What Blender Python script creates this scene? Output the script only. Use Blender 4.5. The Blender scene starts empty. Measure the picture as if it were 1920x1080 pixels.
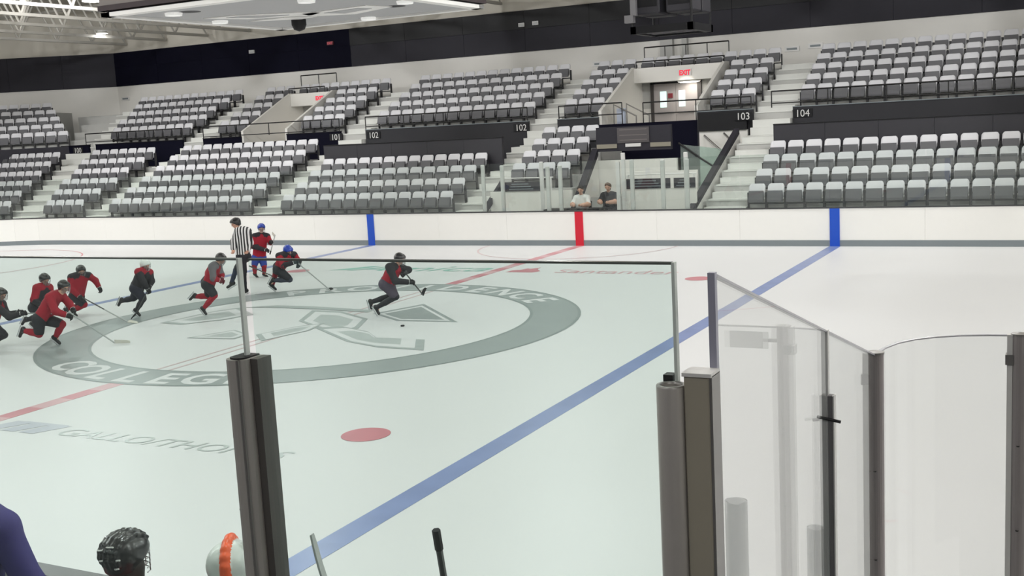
import bpy, math, random
import numpy as np
from mathutils import Vector, Matrix

# ------------------------------------------------------------------ camera, world, lights, exposure
SC = bpy.context.scene
COL = SC.collection
SC.view_settings.view_transform = 'Standard'
SC.view_settings.look = 'None'
SC.view_settings.gamma = 1.0
SC.view_settings.use_curve_mapping = False
SC.view_settings.exposure = 0.0
CAM_POS = Vector((13.6355, -17.7268, 3.727))
YAW, PITCH, ROLL, FOCAL = 0.4809, -0.1450, -0.0536, 2113.2
def camera_setup():
    cy, sy, cp, sp = math.cos(YAW), math.sin(YAW), math.cos(PITCH), math.sin(PITCH)
    f = Vector((-sy * cp, cy * cp, sp)); r = Vector((cy, sy, 0)); u = r.cross(f)
    r2 = math.cos(ROLL) * r + math.sin(ROLL) * u
    u2 = -math.sin(ROLL) * r + math.cos(ROLL) * u
    cd = bpy.data.cameras.new('camera'); co = bpy.data.objects.new('camera', cd); COL.objects.link(co)
    m = Matrix((r2, u2, -f)).transposed().to_4x4(); m.translation = CAM_POS
    co.matrix_world = m
    cd.sensor_fit = 'HORIZONTAL'; cd.sensor_width = 36.0; cd.lens = FOCAL * 36.0 / 1920.0
    cd.clip_start = 0.05; cd.clip_end = 300
    SC.camera = co
camera_setup()
W = bpy.data.worlds.new('world'); SC.world = W; W.use_nodes = True
W.node_tree.nodes['Background'].inputs[0].default_value = (0.9, 0.95, 1.0, 1)
W.node_tree.nodes['Background'].inputs[1].default_value = 0.15
LAMP_W = 965.0          # watts of each high-bay lamp over the rink
LAMP_SPREAD = math.radians(175)
STAND_LAMP_W = 9.0     # small lamps over the stands
try:
    SC.cycles.use_denoising = True
    SC.cycles.max_bounces = 10; SC.cycles.transparent_max_bounces = 24
    SC.cycles.caustics_reflective = False; SC.cycles.caustics_refractive = False
    SC.cycles.sample_clamp_indirect = 6.0
except Exception:
    pass
LAMP_SPOTS = [(x, y) for x in (-27.5, -19.4, -9.7, 0.0, 9.7, 19.4, 27.5) for y in (-11.5, 0.6, 11.2) if not (x == 0.0 and y == 0.6)]
NEAR_FILL_LAMPS = [(x, -22.5) for x in (-14.0, 0.0, 9.0, 18.0, 30.0)]  # unseen lamps added behind the camera to brighten the foreground posts

# ------------------------------------------------------------------ helpers
rnd = random.Random(7)
def lin(c):
    return tuple(((v / 255) / 12.92 if v / 255 <= 0.04045 else ((v / 255 + 0.055) / 1.055) ** 2.4) for v in c)
MATS = {}
def mat(name, rgb, rough=0.6, metal=0.0, noise=0.0, nscale=8.0, bump=0.0, spec=0.5, coat=0.0, emit=None, estr=0.0):
    """procedural material: principled with a little noise in colour and relief"""
    if name in MATS: return MATS[name]
    m = bpy.data.materials.new(name); m.use_nodes = True; MATS[name] = m
    nt = m.node_tree; b = nt.nodes['Principled BSDF']
    c = lin(rgb)
    b.inputs['Base Color'].default_value = (*c, 1)
    b.inputs['Roughness'].default_value = rough; b.inputs['Metallic'].default_value = metal
    b.inputs['Specular IOR Level'].default_value = spec
    if coat: b.inputs['Coat Weight'].default_value = coat
    if noise or bump:
        tc = nt.nodes.new('ShaderNodeTexCoord'); nz = nt.nodes.new('ShaderNodeTexNoise')
        nz.inputs['Scale'].default_value = nscale; nz.inputs['Detail'].default_value = 5
        nt.links.new(tc.outputs['Object'], nz.inputs['Vector'])
        if noise:
            mx = nt.nodes.new('ShaderNodeMix'); mx.data_type = 'RGBA'
            mx.inputs[6].default_value = (*[v * (1 - noise) for v in c], 1)
            mx.inputs[7].default_value = (*[min(1, v * (1 + noise)) for v in c], 1)
            nt.links.new(nz.outputs['Fac'], mx.inputs[0]); nt.links.new(mx.outputs[2], b.inputs['Base Color'])
        if bump:
            bp = nt.nodes.new('ShaderNodeBump'); bp.inputs['Strength'].default_value = bump; bp.inputs['Distance'].default_value = 0.01
            nt.links.new(nz.outputs['Fac'], bp.inputs['Height']); nt.links.new(bp.outputs['Normal'], b.inputs['Normal'])
    if emit:
        b.inputs['Emission Color'].default_value = (*lin(emit), 1); b.inputs['Emission Strength'].default_value = estr
    return m
def glass_mat(name, tint, rough=0.0, haze=0.0):
    """clear sheet: tinted see-through with fresnel reflection and a little surface haze"""
    if name in MATS: return MATS[name]
    m = bpy.data.materials.new(name); m.use_nodes = True; MATS[name] = m
    nt = m.node_tree; nt.nodes.clear()
    out = nt.nodes.new('ShaderNodeOutputMaterial'); tr = nt.nodes.new('ShaderNodeBsdfTransparent'); gl = nt.nodes.new('ShaderNodeBsdfGlossy')
    df = nt.nodes.new('ShaderNodeBsdfDiffuse'); lw = nt.nodes.new('ShaderNodeLayerWeight'); pw = nt.nodes.new('ShaderNodeMath'); fr = nt.nodes.new('ShaderNodeMapRange'); m1 = nt.nodes.new('ShaderNodeMixShader'); m2 = nt.nodes.new('ShaderNodeMixShader')
    tr.inputs['Color'].default_value = (*tint, 1); gl.inputs['Roughness'].default_value = rough
    df.inputs['Color'].default_value = (0.8, 0.84, 0.82, 1); pw.operation = 'POWER'; pw.inputs[1].default_value = 5.0; lw.inputs['Blend'].default_value = 0.5; fr.inputs[3].default_value = 0.04; fr.inputs[4].default_value = 1.0
    nt.links.new(lw.outputs['Facing'], pw.inputs[0]); nt.links.new(pw.outputs[0], fr.inputs[0])
    m2.inputs[0].default_value = haze
    nt.links.new(tr.outputs[0], m2.inputs[1]); nt.links.new(df.outputs[0], m2.inputs[2])
    nt.links.new(fr.outputs[0], m1.inputs[0]); nt.links.new(m2.outputs[0], m1.inputs[1]); nt.links.new(gl.outputs[0], m1.inputs[2])
    nt.links.new(m1.outputs[0], out.inputs[0])
    return m
class MB:
    """mesh collector"""
    def __init__(s): s.v = []; s.f = []; s.mi = []; s.cur = 0
    def add(s, vs, fs):
        n = len(s.v); s.v += [tuple(v) for v in vs]
        for f in fs: s.f.append([i + n for i in f]); s.mi.append(s.cur)
        return s
    def box(s, x0, x1, y0, y1, z0, z1):
        v = [(x, y, z) for z in (z0, z1) for (x, y) in ((x0, y0), (x1, y0), (x1, y1), (x0, y1))]
        return s.add(v, [(3, 2, 1, 0), (4, 5, 6, 7), (0, 1, 5, 4), (1, 2, 6, 5), (2, 3, 7, 6), (3, 0, 4, 7)])
    def bbox(s, x0, x1, y0, y1, z0, z1, b=0.01):
        """box with chamfered edges"""
        def ring(z, d): return [(x0 + d, y0 + b, z), (x0 + b, y0 + d, z), (x1 - b, y0 + d, z), (x1 - d, y0 + b, z), (x1 - d, y1 - b, z), (x1 - b, y1 - d, z), (x0 + b, y1 - d, z), (x0 + d, y1 - b, z)]
        rs = [ring(z0, b), ring(z0 + b, 0), ring(z1 - b, 0), ring(z1, b)]
        # inner rings pulled in
        v = [p for r in rs for p in r]; f = []
        for k in range(3):
            for i in range(8): f.append((k * 8 + i, k * 8 + (i + 1) % 8, k * 8 + 8 + (i + 1) % 8, k * 8 + 8 + i))
        f.append(tuple(range(7, -1, -1))); f.append(tuple(range(24, 32)))
        return s.add(v, [tuple(reversed(q)) for q in f[:-2]] + f[-2:]) if False else s.add(v, f)
    def prism(s, poly, z0, z1, axis='z', flip=False):
        """extrude a 2-D polygon along an axis (poly in the other two coordinates)"""
        n = len(poly)
        def P(p, h): return (p[0], p[1], h) if axis == 'z' else ((p[0], h, p[1]) if axis == 'y' else (h, p[0], p[1]))
        v = [P(p, z0) for p in poly] + [P(p, z1) for p in poly]
        f = [tuple(range(n - 1, -1, -1)), tuple(range(n, 2 * n))] + [(i, (i + 1) % n, n + (i + 1) % n, n + i) for i in range(n)]
        return s.add(v, f)
    def tube(s, pts, r, n=8, caps=True):
        pts = [Vector(p) for p in pts]; rr = r if hasattr(r, '__len__') else [r] * len(pts)
        base = len(s.v); vs = []; prev = None
        for i, p in enumerate(pts):
            d = (pts[min(i + 1, len(pts) - 1)] - pts[max(i - 1, 0)]).normalized()
            if prev is None:
                a = Vector((0, 0, 1)) if abs(d.z) < 0.9 else Vector((1, 0, 0)); prev = d.cross(a).normalized()
            x = (prev - d * prev.dot(d)).normalized(); y = d.cross(x); prev = x
            for k in range(n):
                t = 2 * math.pi * k / n; vs.append(p + (x * math.cos(t) + y * math.sin(t)) * rr[i])
        fs = [(i * n + k, i * n + (k + 1) % n, (i + 1) * n + (k + 1) % n, (i + 1) * n + k) for i in range(len(pts) - 1) for k in range(n)]
        if caps: fs += [tuple(range(n - 1, -1, -1)), tuple(range((len(pts) - 1) * n, len(pts) * n))]
        return s.add(vs, fs)
    def lathe(s, prof, c=(0, 0, 0), n=24):
        vs = []; fs = []
        for (r, z) in prof:
            for k in range(n):
                t = 2 * math.pi * k / n; vs.append((c[0] + r * math.cos(t), c[1] + r * math.sin(t), c[2] + z))
        for i in range(len(prof) - 1):
            for k in range(n): fs.append((i * n + k, i * n + (k + 1) % n, (i + 1) * n + (k + 1) % n, (i + 1) * n + k))
        return s.add(vs, fs)
    def mesh(s, name, mats, smooth=False):
        me = bpy.data.meshes.new(name); me.from_pydata(s.v, [], s.f)
        for m in (mats if isinstance(mats, (list, tuple)) else [mats]): me.materials.append(m)
        if any(s.mi): me.polygons.foreach_set('material_index', s.mi)
        if smooth: me.polygons.foreach_set('use_smooth', [True] * len(me.polygons))
        me.update(); return me
    def obj(s, name, mats, parent=None, smooth=False):
        return link(name, s.mesh(name, mats, smooth), parent)
def link(name, me, parent=None, loc=None, rz=None):
    o = bpy.data.objects.new(name, me); COL.objects.link(o)
    if parent: o.parent = parent
    if loc is not None: o.location = loc
    if rz is not None: o.rotation_euler = (0, 0, rz)
    return o
def tag(o, label=None, cat=None, group=None, kind=None):
    if label: o['label'] = label
    if cat: o['category'] = cat
    if group: o['group'] = group
    if kind: o['kind'] = kind
    return o
def thing(name, label, cat, loc=(0, 0, 0), rz=0.0, group=None):
    return tag(link(name, None, None, loc, rz), label, cat, group)
def struct(name, mb, m, label=None, parent=None):
    o = mb.obj(name, m, parent)
    if not parent: tag(o, label, None, None, 'structure')
    return o
def box_part(name, dims, m, parent):
    return MB().box(*dims).obj(name, m, parent)
ORD = ['', 'first', 'second', 'third', 'fourth', 'fifth', 'sixth', 'seventh', 'eighth', 'ninth', 'tenth', 'eleventh', 'twelfth', 'thirteenth', 'fourteenth', 'fifteenth', 'sixteenth', 'seventeenth', 'eighteenth', 'nineteenth', 'twentieth']

# ------------------------------------------------------------------ materials
M_ice = mat('ice', (214, 215, 216), 0.42, noise=0.025, nscale=0.35, bump=0.02, spec=0.22)
M_board = mat('board_plastic', (238, 237, 233), 0.4, noise=0.01)
M_kick = mat('kick_plastic', (122, 130, 134), 0.45)
M_cap = mat('cap_plastic', (62, 62, 64), 0.4)
M_blue = mat('blue_paint', (22, 78, 190), 0.4)
M_red = mat('red_paint', (205, 20, 48), 0.4)
M_iblue = mat('ice_blue', (124, 139, 182), 0.32, noise=0.22, nscale=2.5, spec=0.3)
M_ired = mat('ice_red', (194, 122, 132), 0.32, noise=0.15, nscale=3, spec=0.3)
M_iredl = mat('ice_red_pale', (204, 160, 166), 0.32, noise=0.05, nscale=3, spec=0.3)
M_ithin = mat('ice_red_thin', (200, 180, 182), 0.32, spec=0.3)
M_igrey = mat('ice_grey', (152, 160, 160), 0.32, noise=0.08, nscale=2, spec=0.3)
M_igrey2 = mat('ice_grey_light', (182, 189, 188), 0.32, noise=0.05, nscale=2, spec=0.3)
M_idark = mat('ice_grey_dark', (138, 148, 147), 0.32, noise=0.08, nscale=2, spec=0.3)
M_iteal = mat('ice_teal', (136, 186, 174), 0.32, noise=0.1, nscale=2, spec=0.3)
M_white = mat('ice_white', (214, 215, 216), 0.42, spec=0.22)
M_conc = mat('concrete', (180, 180, 177), 0.8, noise=0.08, nscale=3, bump=0.1)
M_step = mat('step_concrete', (214, 215, 211), 0.75, noise=0.06, nscale=3, bump=0.1)
M_wallw = mat('painted_wall', (224, 222, 217), 0.7, noise=0.03, nscale=1.5)
M_dark = mat('dark_cladding', (45, 44, 51), 0.65, noise=0.06, nscale=1.2, spec=0.25)
M_navy = mat('navy_cladding', (8, 8, 26), 0.75, noise=0.1, nscale=0.6, spec=0.12)
M_black = mat('black_paint', (22, 22, 25), 0.5, spec=0.3)
M_char = mat('charcoal_panel', (44, 43, 49), 0.55, noise=0.08, nscale=1)
M_rail = mat('rail_black', (18, 18, 20), 0.35)
M_ceil = mat('roof_deck', (206, 201, 190), 0.7, noise=0.03, nscale=1)
M_truss = mat('truss_white', (176, 173, 166), 0.5)
M_seatb = mat('seat_back_plastic', (208, 208, 212), 0.42, noise=0.02)
M_seatp = mat('seat_pan_plastic', (84, 84, 88), 0.45, noise=0.02)
M_seats = mat('seat_standard', (40, 40, 43), 0.5)
M_steel = mat('brushed_steel', (150, 148, 146), 0.38, 0.9, noise=0.05, nscale=20)
M_bronze = mat('dark_aluminium', (178, 174, 169), 0.36, 0.4, noise=0.06, nscale=14)
M_alu = mat('pale_aluminium', (214, 213, 211), 0.4, 0.1, noise=0.03, nscale=6)
M_lamp = mat('lamp_diffuser', (255, 250, 240), 0.5, emit=(255, 249, 236), estr=6.0)
M_lampb = mat('lamp_body', (190, 188, 182), 0.5)
M_exit = mat('exit_red', (200, 40, 60), 0.5, emit=(225, 40, 66), estr=0.7)
M_window = mat('lit_window', (220, 235, 232), 0.2, emit=(205, 232, 226), estr=0.75)
M_glass_far = glass_mat('far_rink_glass', (0.93, 0.96, 0.945), haze=0.012)
M_glass = glass_mat('bench_glass', (0.92, 0.975, 0.958), haze=0.012)
M_glass_end = glass_mat('clear_acrylic', (0.975, 0.98, 0.978), haze=0.02)
M_edge = mat('glass_edge', (92, 98, 94), 0.15)
M_edgel = mat('acrylic_edge', (178, 178, 184), 0.25)

# ================================================================== THE SETTING
# ------------------------------------------------------------------ ice sheet with its painted marks
RX, RY, RR = 30.48, 12.95, 8.53
def rink_loop(off=0.0, n=10, flat=2.44):
    """closed loop round the rink, counter-clockwise, with outward offset; arcs in n pieces, straights in panel lengths"""
    pts = []
    def straight(a, b):
        L = (Vector(b) - Vector(a)).length; k = max(1, round(L / flat))
        for i in range(k): pts.append(tuple(Vector(a).lerp(Vector(b), i / k)))
    def arc(cx, cy, a0):
        for i in range(n):
            t = math.radians(a0 + 90 * i / n); pts.append((cx + (RR + off) * math.cos(t), cy + (RR + off) * math.sin(t)))
    cx, cy = RX - RR, RY - RR
    straight((RX + off, -cy), (RX + off, cy)); arc(cx, cy, 0)
    straight((cx, RY + off), (-cx, RY + off)); arc(-cx, cy, 90)
    straight((-RX - off, cy), (-RX - off, -cy)); arc(-cx, -cy, 180)
    straight((-cx, -RY - off), (cx, -RY - off)); arc(cx, -cy, 270)
    return pts
ice = MB().prism(rink_loop(0.02, 12, 20), -0.06, 0.0)
floor = struct('floor', ice, M_ice, 'white rink ice sheet with painted lines and emblem')
ground = struct('floor_slab', MB().box(-42, 42, -28, 28.5, -0.3, -0.062), M_conc, 'concrete slab under the rink and stands')
def flat(name, poly, z, m, t=0.0015):
    return MB().prism(poly, z - t, z).obj(name, m, floor)
def rect(x0, x1, y0, y1): return [(x0, y0), (x1, y0), (x1, y1), (x0, y1)]
def ringmesh(r0, r1, z, cx=0, cy=0, a0=0, a1=360, n=72):
    mb = MB(); vs = []; full = a1 - a0 >= 360
    k = n if full else n + 1
    for i in range(k):
        t = math.radians(a0 + (a1 - a0) * i / n)
        vs += [(cx + r0 * math.cos(t), cy + r0 * math.sin(t), z), (cx + r1 * math.cos(t), cy + r1 * math.sin(t), z)]
    fs = []
    for i in range(n):
        j = (i + 1) % k; fs.append((2 * i, 2 * i + 1, 2 * j + 1, 2 * j))
    return mb.add(vs, fs)
for x in (-7.47, 7.47): flat('blue_line', rect(x - 0.15, x + 0.15, -12.9, 12.9), 0.003, M_iblue)
for a, b in ((-12.9, -5.2), (5.2, 12.9)):
    cl = flat('center_line', rect(-0.15, 0.15, a, b), 0.003, M_iredl)
    m = MB(); y = a + 0.1
    while y < b - 0.5: m.box(-0.15, 0.15, y, y + 0.55, 0.003, 0.0036); y += 1.1
    m.obj('center_line_dashes', M_ired, floor)
for x in (-0.13, 0.13): flat('center_line', rect(x - 0.03, x + 0.03, -4.2, 4.2), 0.003, M_ithin)
for x, y in ((5.65, -6.55), (5.65, 6.78), (-5.9, 7.0), (-5.9, -6.7)):
    flat('faceoff_spot', [(x + 0.31 * math.cos(t * math.pi / 16), y + 0.31 * math.sin(t * math.pi / 16)) for t in range(32)], 0.0045, M_ired)
for x in (-20.7, 20.7):
    for y in (-6.71, 6.71):
        ringmesh(4.52, 4.57, 0.003, x, y).obj('faceoff_circle', M_ired, floor)
        flat('faceoff_spot', [(x + 0.3 * math.cos(t * math.pi / 16), y + 0.3 * math.sin(t * math.pi / 16)) for t in range(32)], 0.003, M_ired)
    flat('goal_line', rect(math.copysign(27.13, x) - 0.025, math.copysign(27.13, x) + 0.025, -11.6, 11.6), 0.003, M_ired)
ringmesh(3.02, 3.08, 0.004, 0, 12.93, 180, 360, 40).obj('referee_crease', M_ithin, floor)
ringmesh(4.25, 5.2, 0.0042).obj('center_ring', M_igrey, floor)
ringmesh(4.22, 4.28, 0.0048).obj('center_ring_edge', M_idark, floor)
ringmesh(5.16, 5.22, 0.0048).obj('center_ring_edge', M_idark, floor)
FONT_CACHE = {}
def text_mesh(s, size, shear=0.0, extrude=0.002, align='CENTER', space=1.0, bold=0.0):
    key = (s, size, shear, extrude, align, space, bold)
    if key in FONT_CACHE: return FONT_CACHE[key]
    cu = bpy.data.curves.new('lettering', 'FONT'); cu.body = s; cu.size = size; cu.shear = shear; cu.extrude = extrude; cu.align_x = align; cu.space_character = space; cu.offset = bold
    cu.resolution_u = 3
    ob = bpy.data.objects.new('lettering', cu); COL.objects.link(ob)
    dg = bpy.context.evaluated_depsgraph_get(); me = bpy.data.meshes.new_from_object(ob.evaluated_get(dg))
    bpy.data.objects.remove(ob); FONT_CACHE[key] = me; return me
def text_obj(name, s, size, m, parent, loc, rot=(0, 0, 0), scale=(1, 1, 1), **kw):
    me = text_mesh(s, size, **kw).copy(); me.materials.clear(); me.materials.append(m)
    o = link(name, me, parent, loc); o.rotation_euler = rot; o.scale = scale; return o
for word, a0, a1, up in (('COLLEGE', -114.5, -67.5, False), ('PROVIDENCE', 133, 46, True)):
    for i, ch in enumerate(word):
        a = math.radians(a0 + (a1 - a0) * i / (len(word) - 1)); r = 4.37 if up else 5.08
        text_obj('letter', ch, 0.98, M_white, floor, (r * math.cos(a), r * math.sin(a), 0.0055), (0, 0, a - math.pi / 2 if up else a + math.pi / 2), (0.95, 1, 0.1), bold=0.022)
POLYS = {'flag': [(0.47, 1.27), (0.92, 2.54), (2.79, 0.72), (1.49, 0.6)], 'mid': [(-0.63, 0.21), (-1.18, 1.39), (-0.41, 1.38), (0.73, 0.7), (1.17, -0.26), (1.16, -0.81), (0.15, -0.29)],
         'arm': [(0.23, -0.39), (1.74, -1.45), (2.65, -1.78), (3.58, -1.81), (3.09, -0.97), (2.06, -0.99), (1.56, -0.51), (0.67, -0.13)],
         'wing': [(-3.61, -0.58), (-3.46, 0.87), (-3.17, 1.4), (-2.19, 0.69), (-2.4, 0.01), (-2.96, -0.65)], 'tail': [(-1.72, -1.82), (-1.32, -0.91), (-0.71, -1.24), (-0.64, -1.7)],
         'sash': [(-0.51, -1.25), (-0.23, -0.3), (0.11, 0.11), (0.3, -0.65), (0.04, -1.76)], 'top': [(-3.17, 1.4), (-2.45, 1.8), (-1.44, 1.82), (0.24, 1.62), (0.27, 1.37), (-1.21, 1.52), (-2.51, 1.51)]}
for ki, (k, p) in enumerate(POLYS.items()):
    dz = ki * 0.0007
    c = Vector((sum(x for x, y in p) / len(p), sum(y for x, y in p) / len(p)))
    p2 = [tuple(c + (Vector(q) - c) * 0.84) for q in p]; p3 = [tuple(c + (Vector(q) - c) * 0.58) for q in p]
    area = abs(sum(p[i - 1][0] * p[i][1] - p[i][0] * p[i - 1][1] for i in range(len(p))))
    flip = sum(p[i - 1][0] * p[i][1] - p[i][0] * p[i - 1][1] for i in range(len(p))) < 0
    if flip: p, p2, p3 = p[::-1], p2[::-1], p3[::-1]
    flat('emblem_outline', p, 0.0040 + dz, M_igrey if k == 'flag' else mat('ice_grey_mid', (168, 176, 175), 0.32, noise=0.06, nscale=2, spec=0.3))
    if k not in ('top',):
        flat('emblem_inset', p2, 0.0042 + dz, M_white)
        flat('emblem_shape', p3 if k != 'flag' else [tuple(c + (Vector(q) - c) * 0.72) for q in p], 0.0044 + dz, M_igrey if k == 'flag' else M_igrey2)
text_obj('lettering_teal', 'Amica', 1.45, M_iteal, floor, (-2.35, 7.3, 0.004), (0, 0, 0.06), (1.12, 0.95, 0.1), shear=0.35)
flat('lettering_teal_dash', [(-5.0, 7.2), (-4.4, 7.35), (-3.9, 8.1), (-4.2, 8.1)], 0.004, M_iteal)
text_obj('lettering_red', 'Santander', 0.86, M_iredl, floor, (3.28, 7.35, 0.004), (0, 0, 0), (0.92, 1, 0.1))
flat('flame_emblem', [(0.4, 7.35), (1.15, 7.35), (1.25, 7.6), (1.0, 7.95), (0.95, 8.25), (0.8, 7.95), (0.68, 8.05), (0.62, 7.8), (0.42, 7.65)], 0.004, M_ired)
text_obj('lettering_grey', 'GALLO/THOMAS', 0.44, M_igrey2, floor, (3.36, -7.76, 0.004), (0, 0, 0), (1.13, 1, 0.1), shear=0.25)
for i in range(3):
    x = 0.2 + i * 0.36
    flat('bar_emblem', [(x, -7.82), (x + 0.28, -7.82), (x + 0.52, -7.38), (x + 0.2, -7.38)], 0.004, mat('ice_violet_grey', (176, 180, 192), 0.32))
flat('bar_emblem', [(0.5, -7.46), (1.32, -7.46), (1.36, -7.36), (0.55, -7.36)], 0.0042, mat('ice_violet_grey', (176, 180, 192), 0.32))

# ------------------------------------------------------------------ dasher boards and the glass above them
boards = link('dasher_boards', None); tag(boards, 'white hockey boards with grey kick strip and dark cap round the ice', None, None, 'structure')
def strip(name, o0, o1, z0, z1, m, parent, n=12):
    a, b = rink_loop(o0, n), rink_loop(o1, n); mb = MB(); N = len(a)
    vs = []
    for p, q in zip(a, b): vs += [(p[0], p[1], z0), (q[0], q[1], z0), (q[0], q[1], z1), (p[0], p[1], z1)]
    fs = []
    for i in range(N):
        j = (i + 1) % N
        for k in range(4): fs.append((4 * i + k, 4 * j + k, 4 * j + (k + 1) % 4, 4 * i + (k + 1) % 4))
    return mb.add(vs, [tuple(reversed(f)) for f in fs]).obj(name, m, parent)
la, lb = rink_loop(0.0, 12), rink_loop(0.10, 12)
for i in range(len(la)):
    j = (i + 1) % len(la); a, b, c, d = Vector(la[i]), Vector(la[j]), Vector(lb[j]), Vector(lb[i])
    g = (b - a).normalized() * 0.002
    MB().prism([tuple(a + g), tuple(b - g), tuple(c - g), tuple(d + g)][::-1], -0.05, 1.02).obj('board_panel', M_board, boards)
strip('kick_strip', -0.012, 0.09, -0.05, 0.165, M_kick, boards)
strip('cap_rail', -0.015, 0.13, 1.02, 1.05, M_cap, boards)
for sgn in (1, -1):
    for x, m, w in ((-7.47, M_blue, 0.13), (0, M_red, 0.13), (7.47, M_blue, 0.13)):
        y = 12.95 * sgn
        box_part('line_stripe', (x - w, x + w, min(y, y - 0.018 * sgn), max(y, y - 0.018 * sgn), 0.0, 1.02), m, boards)
fglass = link('far_rink_glass', None); tag(fglass, 'clear glass panes standing on the far boards', None, None, 'structure')
x = -21.95
while x < 20:
    box_part('glass_pane', (x + 0.006, x + 2.434, 13.02, 13.032, 1.05, 2.52), M_glass_far, fglass); x += 2.44
for i in range(6):
    t0, t1 = math.radians(90 + 13 * i), math.radians(90 + 13 * i + 12.8); cx, cy = -(RX - RR), RY - RR
    q = [(cx + r * math.cos(t), cy + r * math.sin(t)) for r, t in ((RR + 0.07, t0), (RR + 0.082, t0), (RR + 0.082, t1), (RR + 0.07, t1))]
    MB().prism(q, 1.05, 2.52).obj('glass_pane', M_glass_far, fglass)

# ------------------------------------------------------------------ seating terraces
def lowz(i): return 0.75 + 0.384 * i
def upz(j): return 3.65 + 0.37 * j
def low_y(i): return 14.25 + 0.85 * i
def up_y(j): return 20.6 + 0.85 * j
lower = link('lower_terrace', None); tag(lower, 'grey concrete rows of the lower stand', None, None, 'structure')
for i in range(6):
    for x0, x1 in ((-36, -12.65), (-5.2, -1.95)) + (((-12.65, -5.2), (4.6, 30)) if i < 4 else ()):
        if x0 == -5.2: x0, x1 = -5.2, (-1.55 - 0.0 * i)
        box_part('tread', (x0, x1, low_y(i), low_y(i) + 0.85, -0.06, lowz(i)), M_conc, lower)
    box_part('tread', (3.25, 4.6, low_y(i), low_y(i) + 0.85, -0.06, lowz(i)), M_conc, lower)
box_part('tread', (-36, 30, 13.25, 14.25, -0.06, 0.62), M_conc, lower)
for x0, x1 in ((-36, -12.65), (-12.65, -4.1), (-4.1, -1.55), (3.25, 4.6), (4.6, 30)):
    z = 2.67 if (x1 - x0 > 15 or x0 in (-4.1, 3.25)) else 2.29
    box_part('aisle_floor', (x0, x1, 19.35 if z == 2.67 else 17.75, 20.6, -0.06, z), M_conc, lower)
upper = link('upper_terrace', None); tag(upper, 'grey concrete rows of the upper stand', None, None, 'structure')
for j in range(5):
    for x0, x1 in ((-30.2 - 0.42 * j, -19.05), (-16.6, -2.4), (1.3, 30)):
        box_part('tread', (x0, x1, up_y(j), up_y(j) + 0.86, 2.9, upz(j)), M_conc, upper)
for x0, x1 in ((-33.5, 30),):
    box_part('back_walkway', (x0, x1, up_y(5), 27.0, 4.0, 5.22), M_conc, upper)
for x0, x1 in ((-19.05, -16.6), (-2.4, 1.3)):
    box_part('tread', (x0, x1, 24.0, 24.86, 5.0, 5.13), M_conc, upper)
    box_part('passage_floor', (x0, x1, 20.6, 27.0, 2.9, 3.3), M_conc, upper)
# corner part of the upper stand, turned with the end wall
CA = math.radians(30)
corner = link('corner_terrace', None, None, (-29.75, 21.4, 0), CA); tag(corner, 'grey concrete rows of the corner stand at far left', None, None, 'structure')
for j in range(5):
    box_part('tread', (-12, -0.1 - 0.45 * j if j else -0.1, -0.8 + 0.85 * j, 0.06 + 0.85 * j, 2.9, upz(j)), M_conc, corner)
box_part('tread', (-12, -2.3, -0.8 + 0.85 * 5, 7.0, 2.9, upz(5)), M_conc, corner)
box_part('fascia', (-12, -0.1, -0.9, -0.8, 2.4, 3.76), M_dark, corner)
# stairs: two steps for each row
def stair(name, label, x0, x1, lo=True, up=True, shift=None):
    s = link(name, None); tag(s, label, None, None, 'structure')
    if lo:
        for i in range(6):
            d = shift * i if shift else 0
            box_part('step', (x0 + d, x1 + d, low_y(i) - 0.02, low_y(i) + 0.43, lowz(i) - 0.03, lowz(i) + 0.012), M_step, s)
            box_part('step', (x0 + d, x1 + d, low_y(i) + 0.40, low_y(i) + 0.85, lowz(i), lowz(i) + 0.192), M_step, s)
        box_part('step', (x0, x1, 13.83, 14.26, 0.55, 0.69), M_step, s)
    if up:
        for k in range(3): box_part('step', (x0, x1, 19.6 + 0.33 * k, 20.65, 2.6 + 0.25 * k, 2.9 + 0.25 * k), M_step, s)
        for j in range(5):
            d = shift * 0.4 * (j - 3) if shift else 0
            box_part('step', (x0 + d, x1 + d, up_y(j) - 0.02, up_y(j) + 0.43, upz(j) - 0.03, upz(j) + 0.012), M_step, s)
            box_part('step', (x0 + d, x1 + d, up_y(j) + 0.40, up_y(j) + 0.85, upz(j), upz(j) + 0.185), M_step, s)
    return s
stair('aisle_stairs', 'white aisle stairs right of the tunnel', 3.32, 4.58)
stair('aisle_stairs', 'white aisle stairs left of the tunnel', -5.2, -4.1)
stair('aisle_stairs', 'white aisle stairs at the left end of the dark middle platform', -13.8, -12.66)
stair('aisle_stairs', 'white aisle stairs left of the small doorway', -22.35, -21.22)
stair('aisle_stairs', 'slanting aisle stairs at the far left corner', -26.65, -25.15, True, False, -0.34)
stair('aisle_stairs', 'corner stairs beside the end block', -29.5, -27.9, False, True, -0.9)

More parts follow.
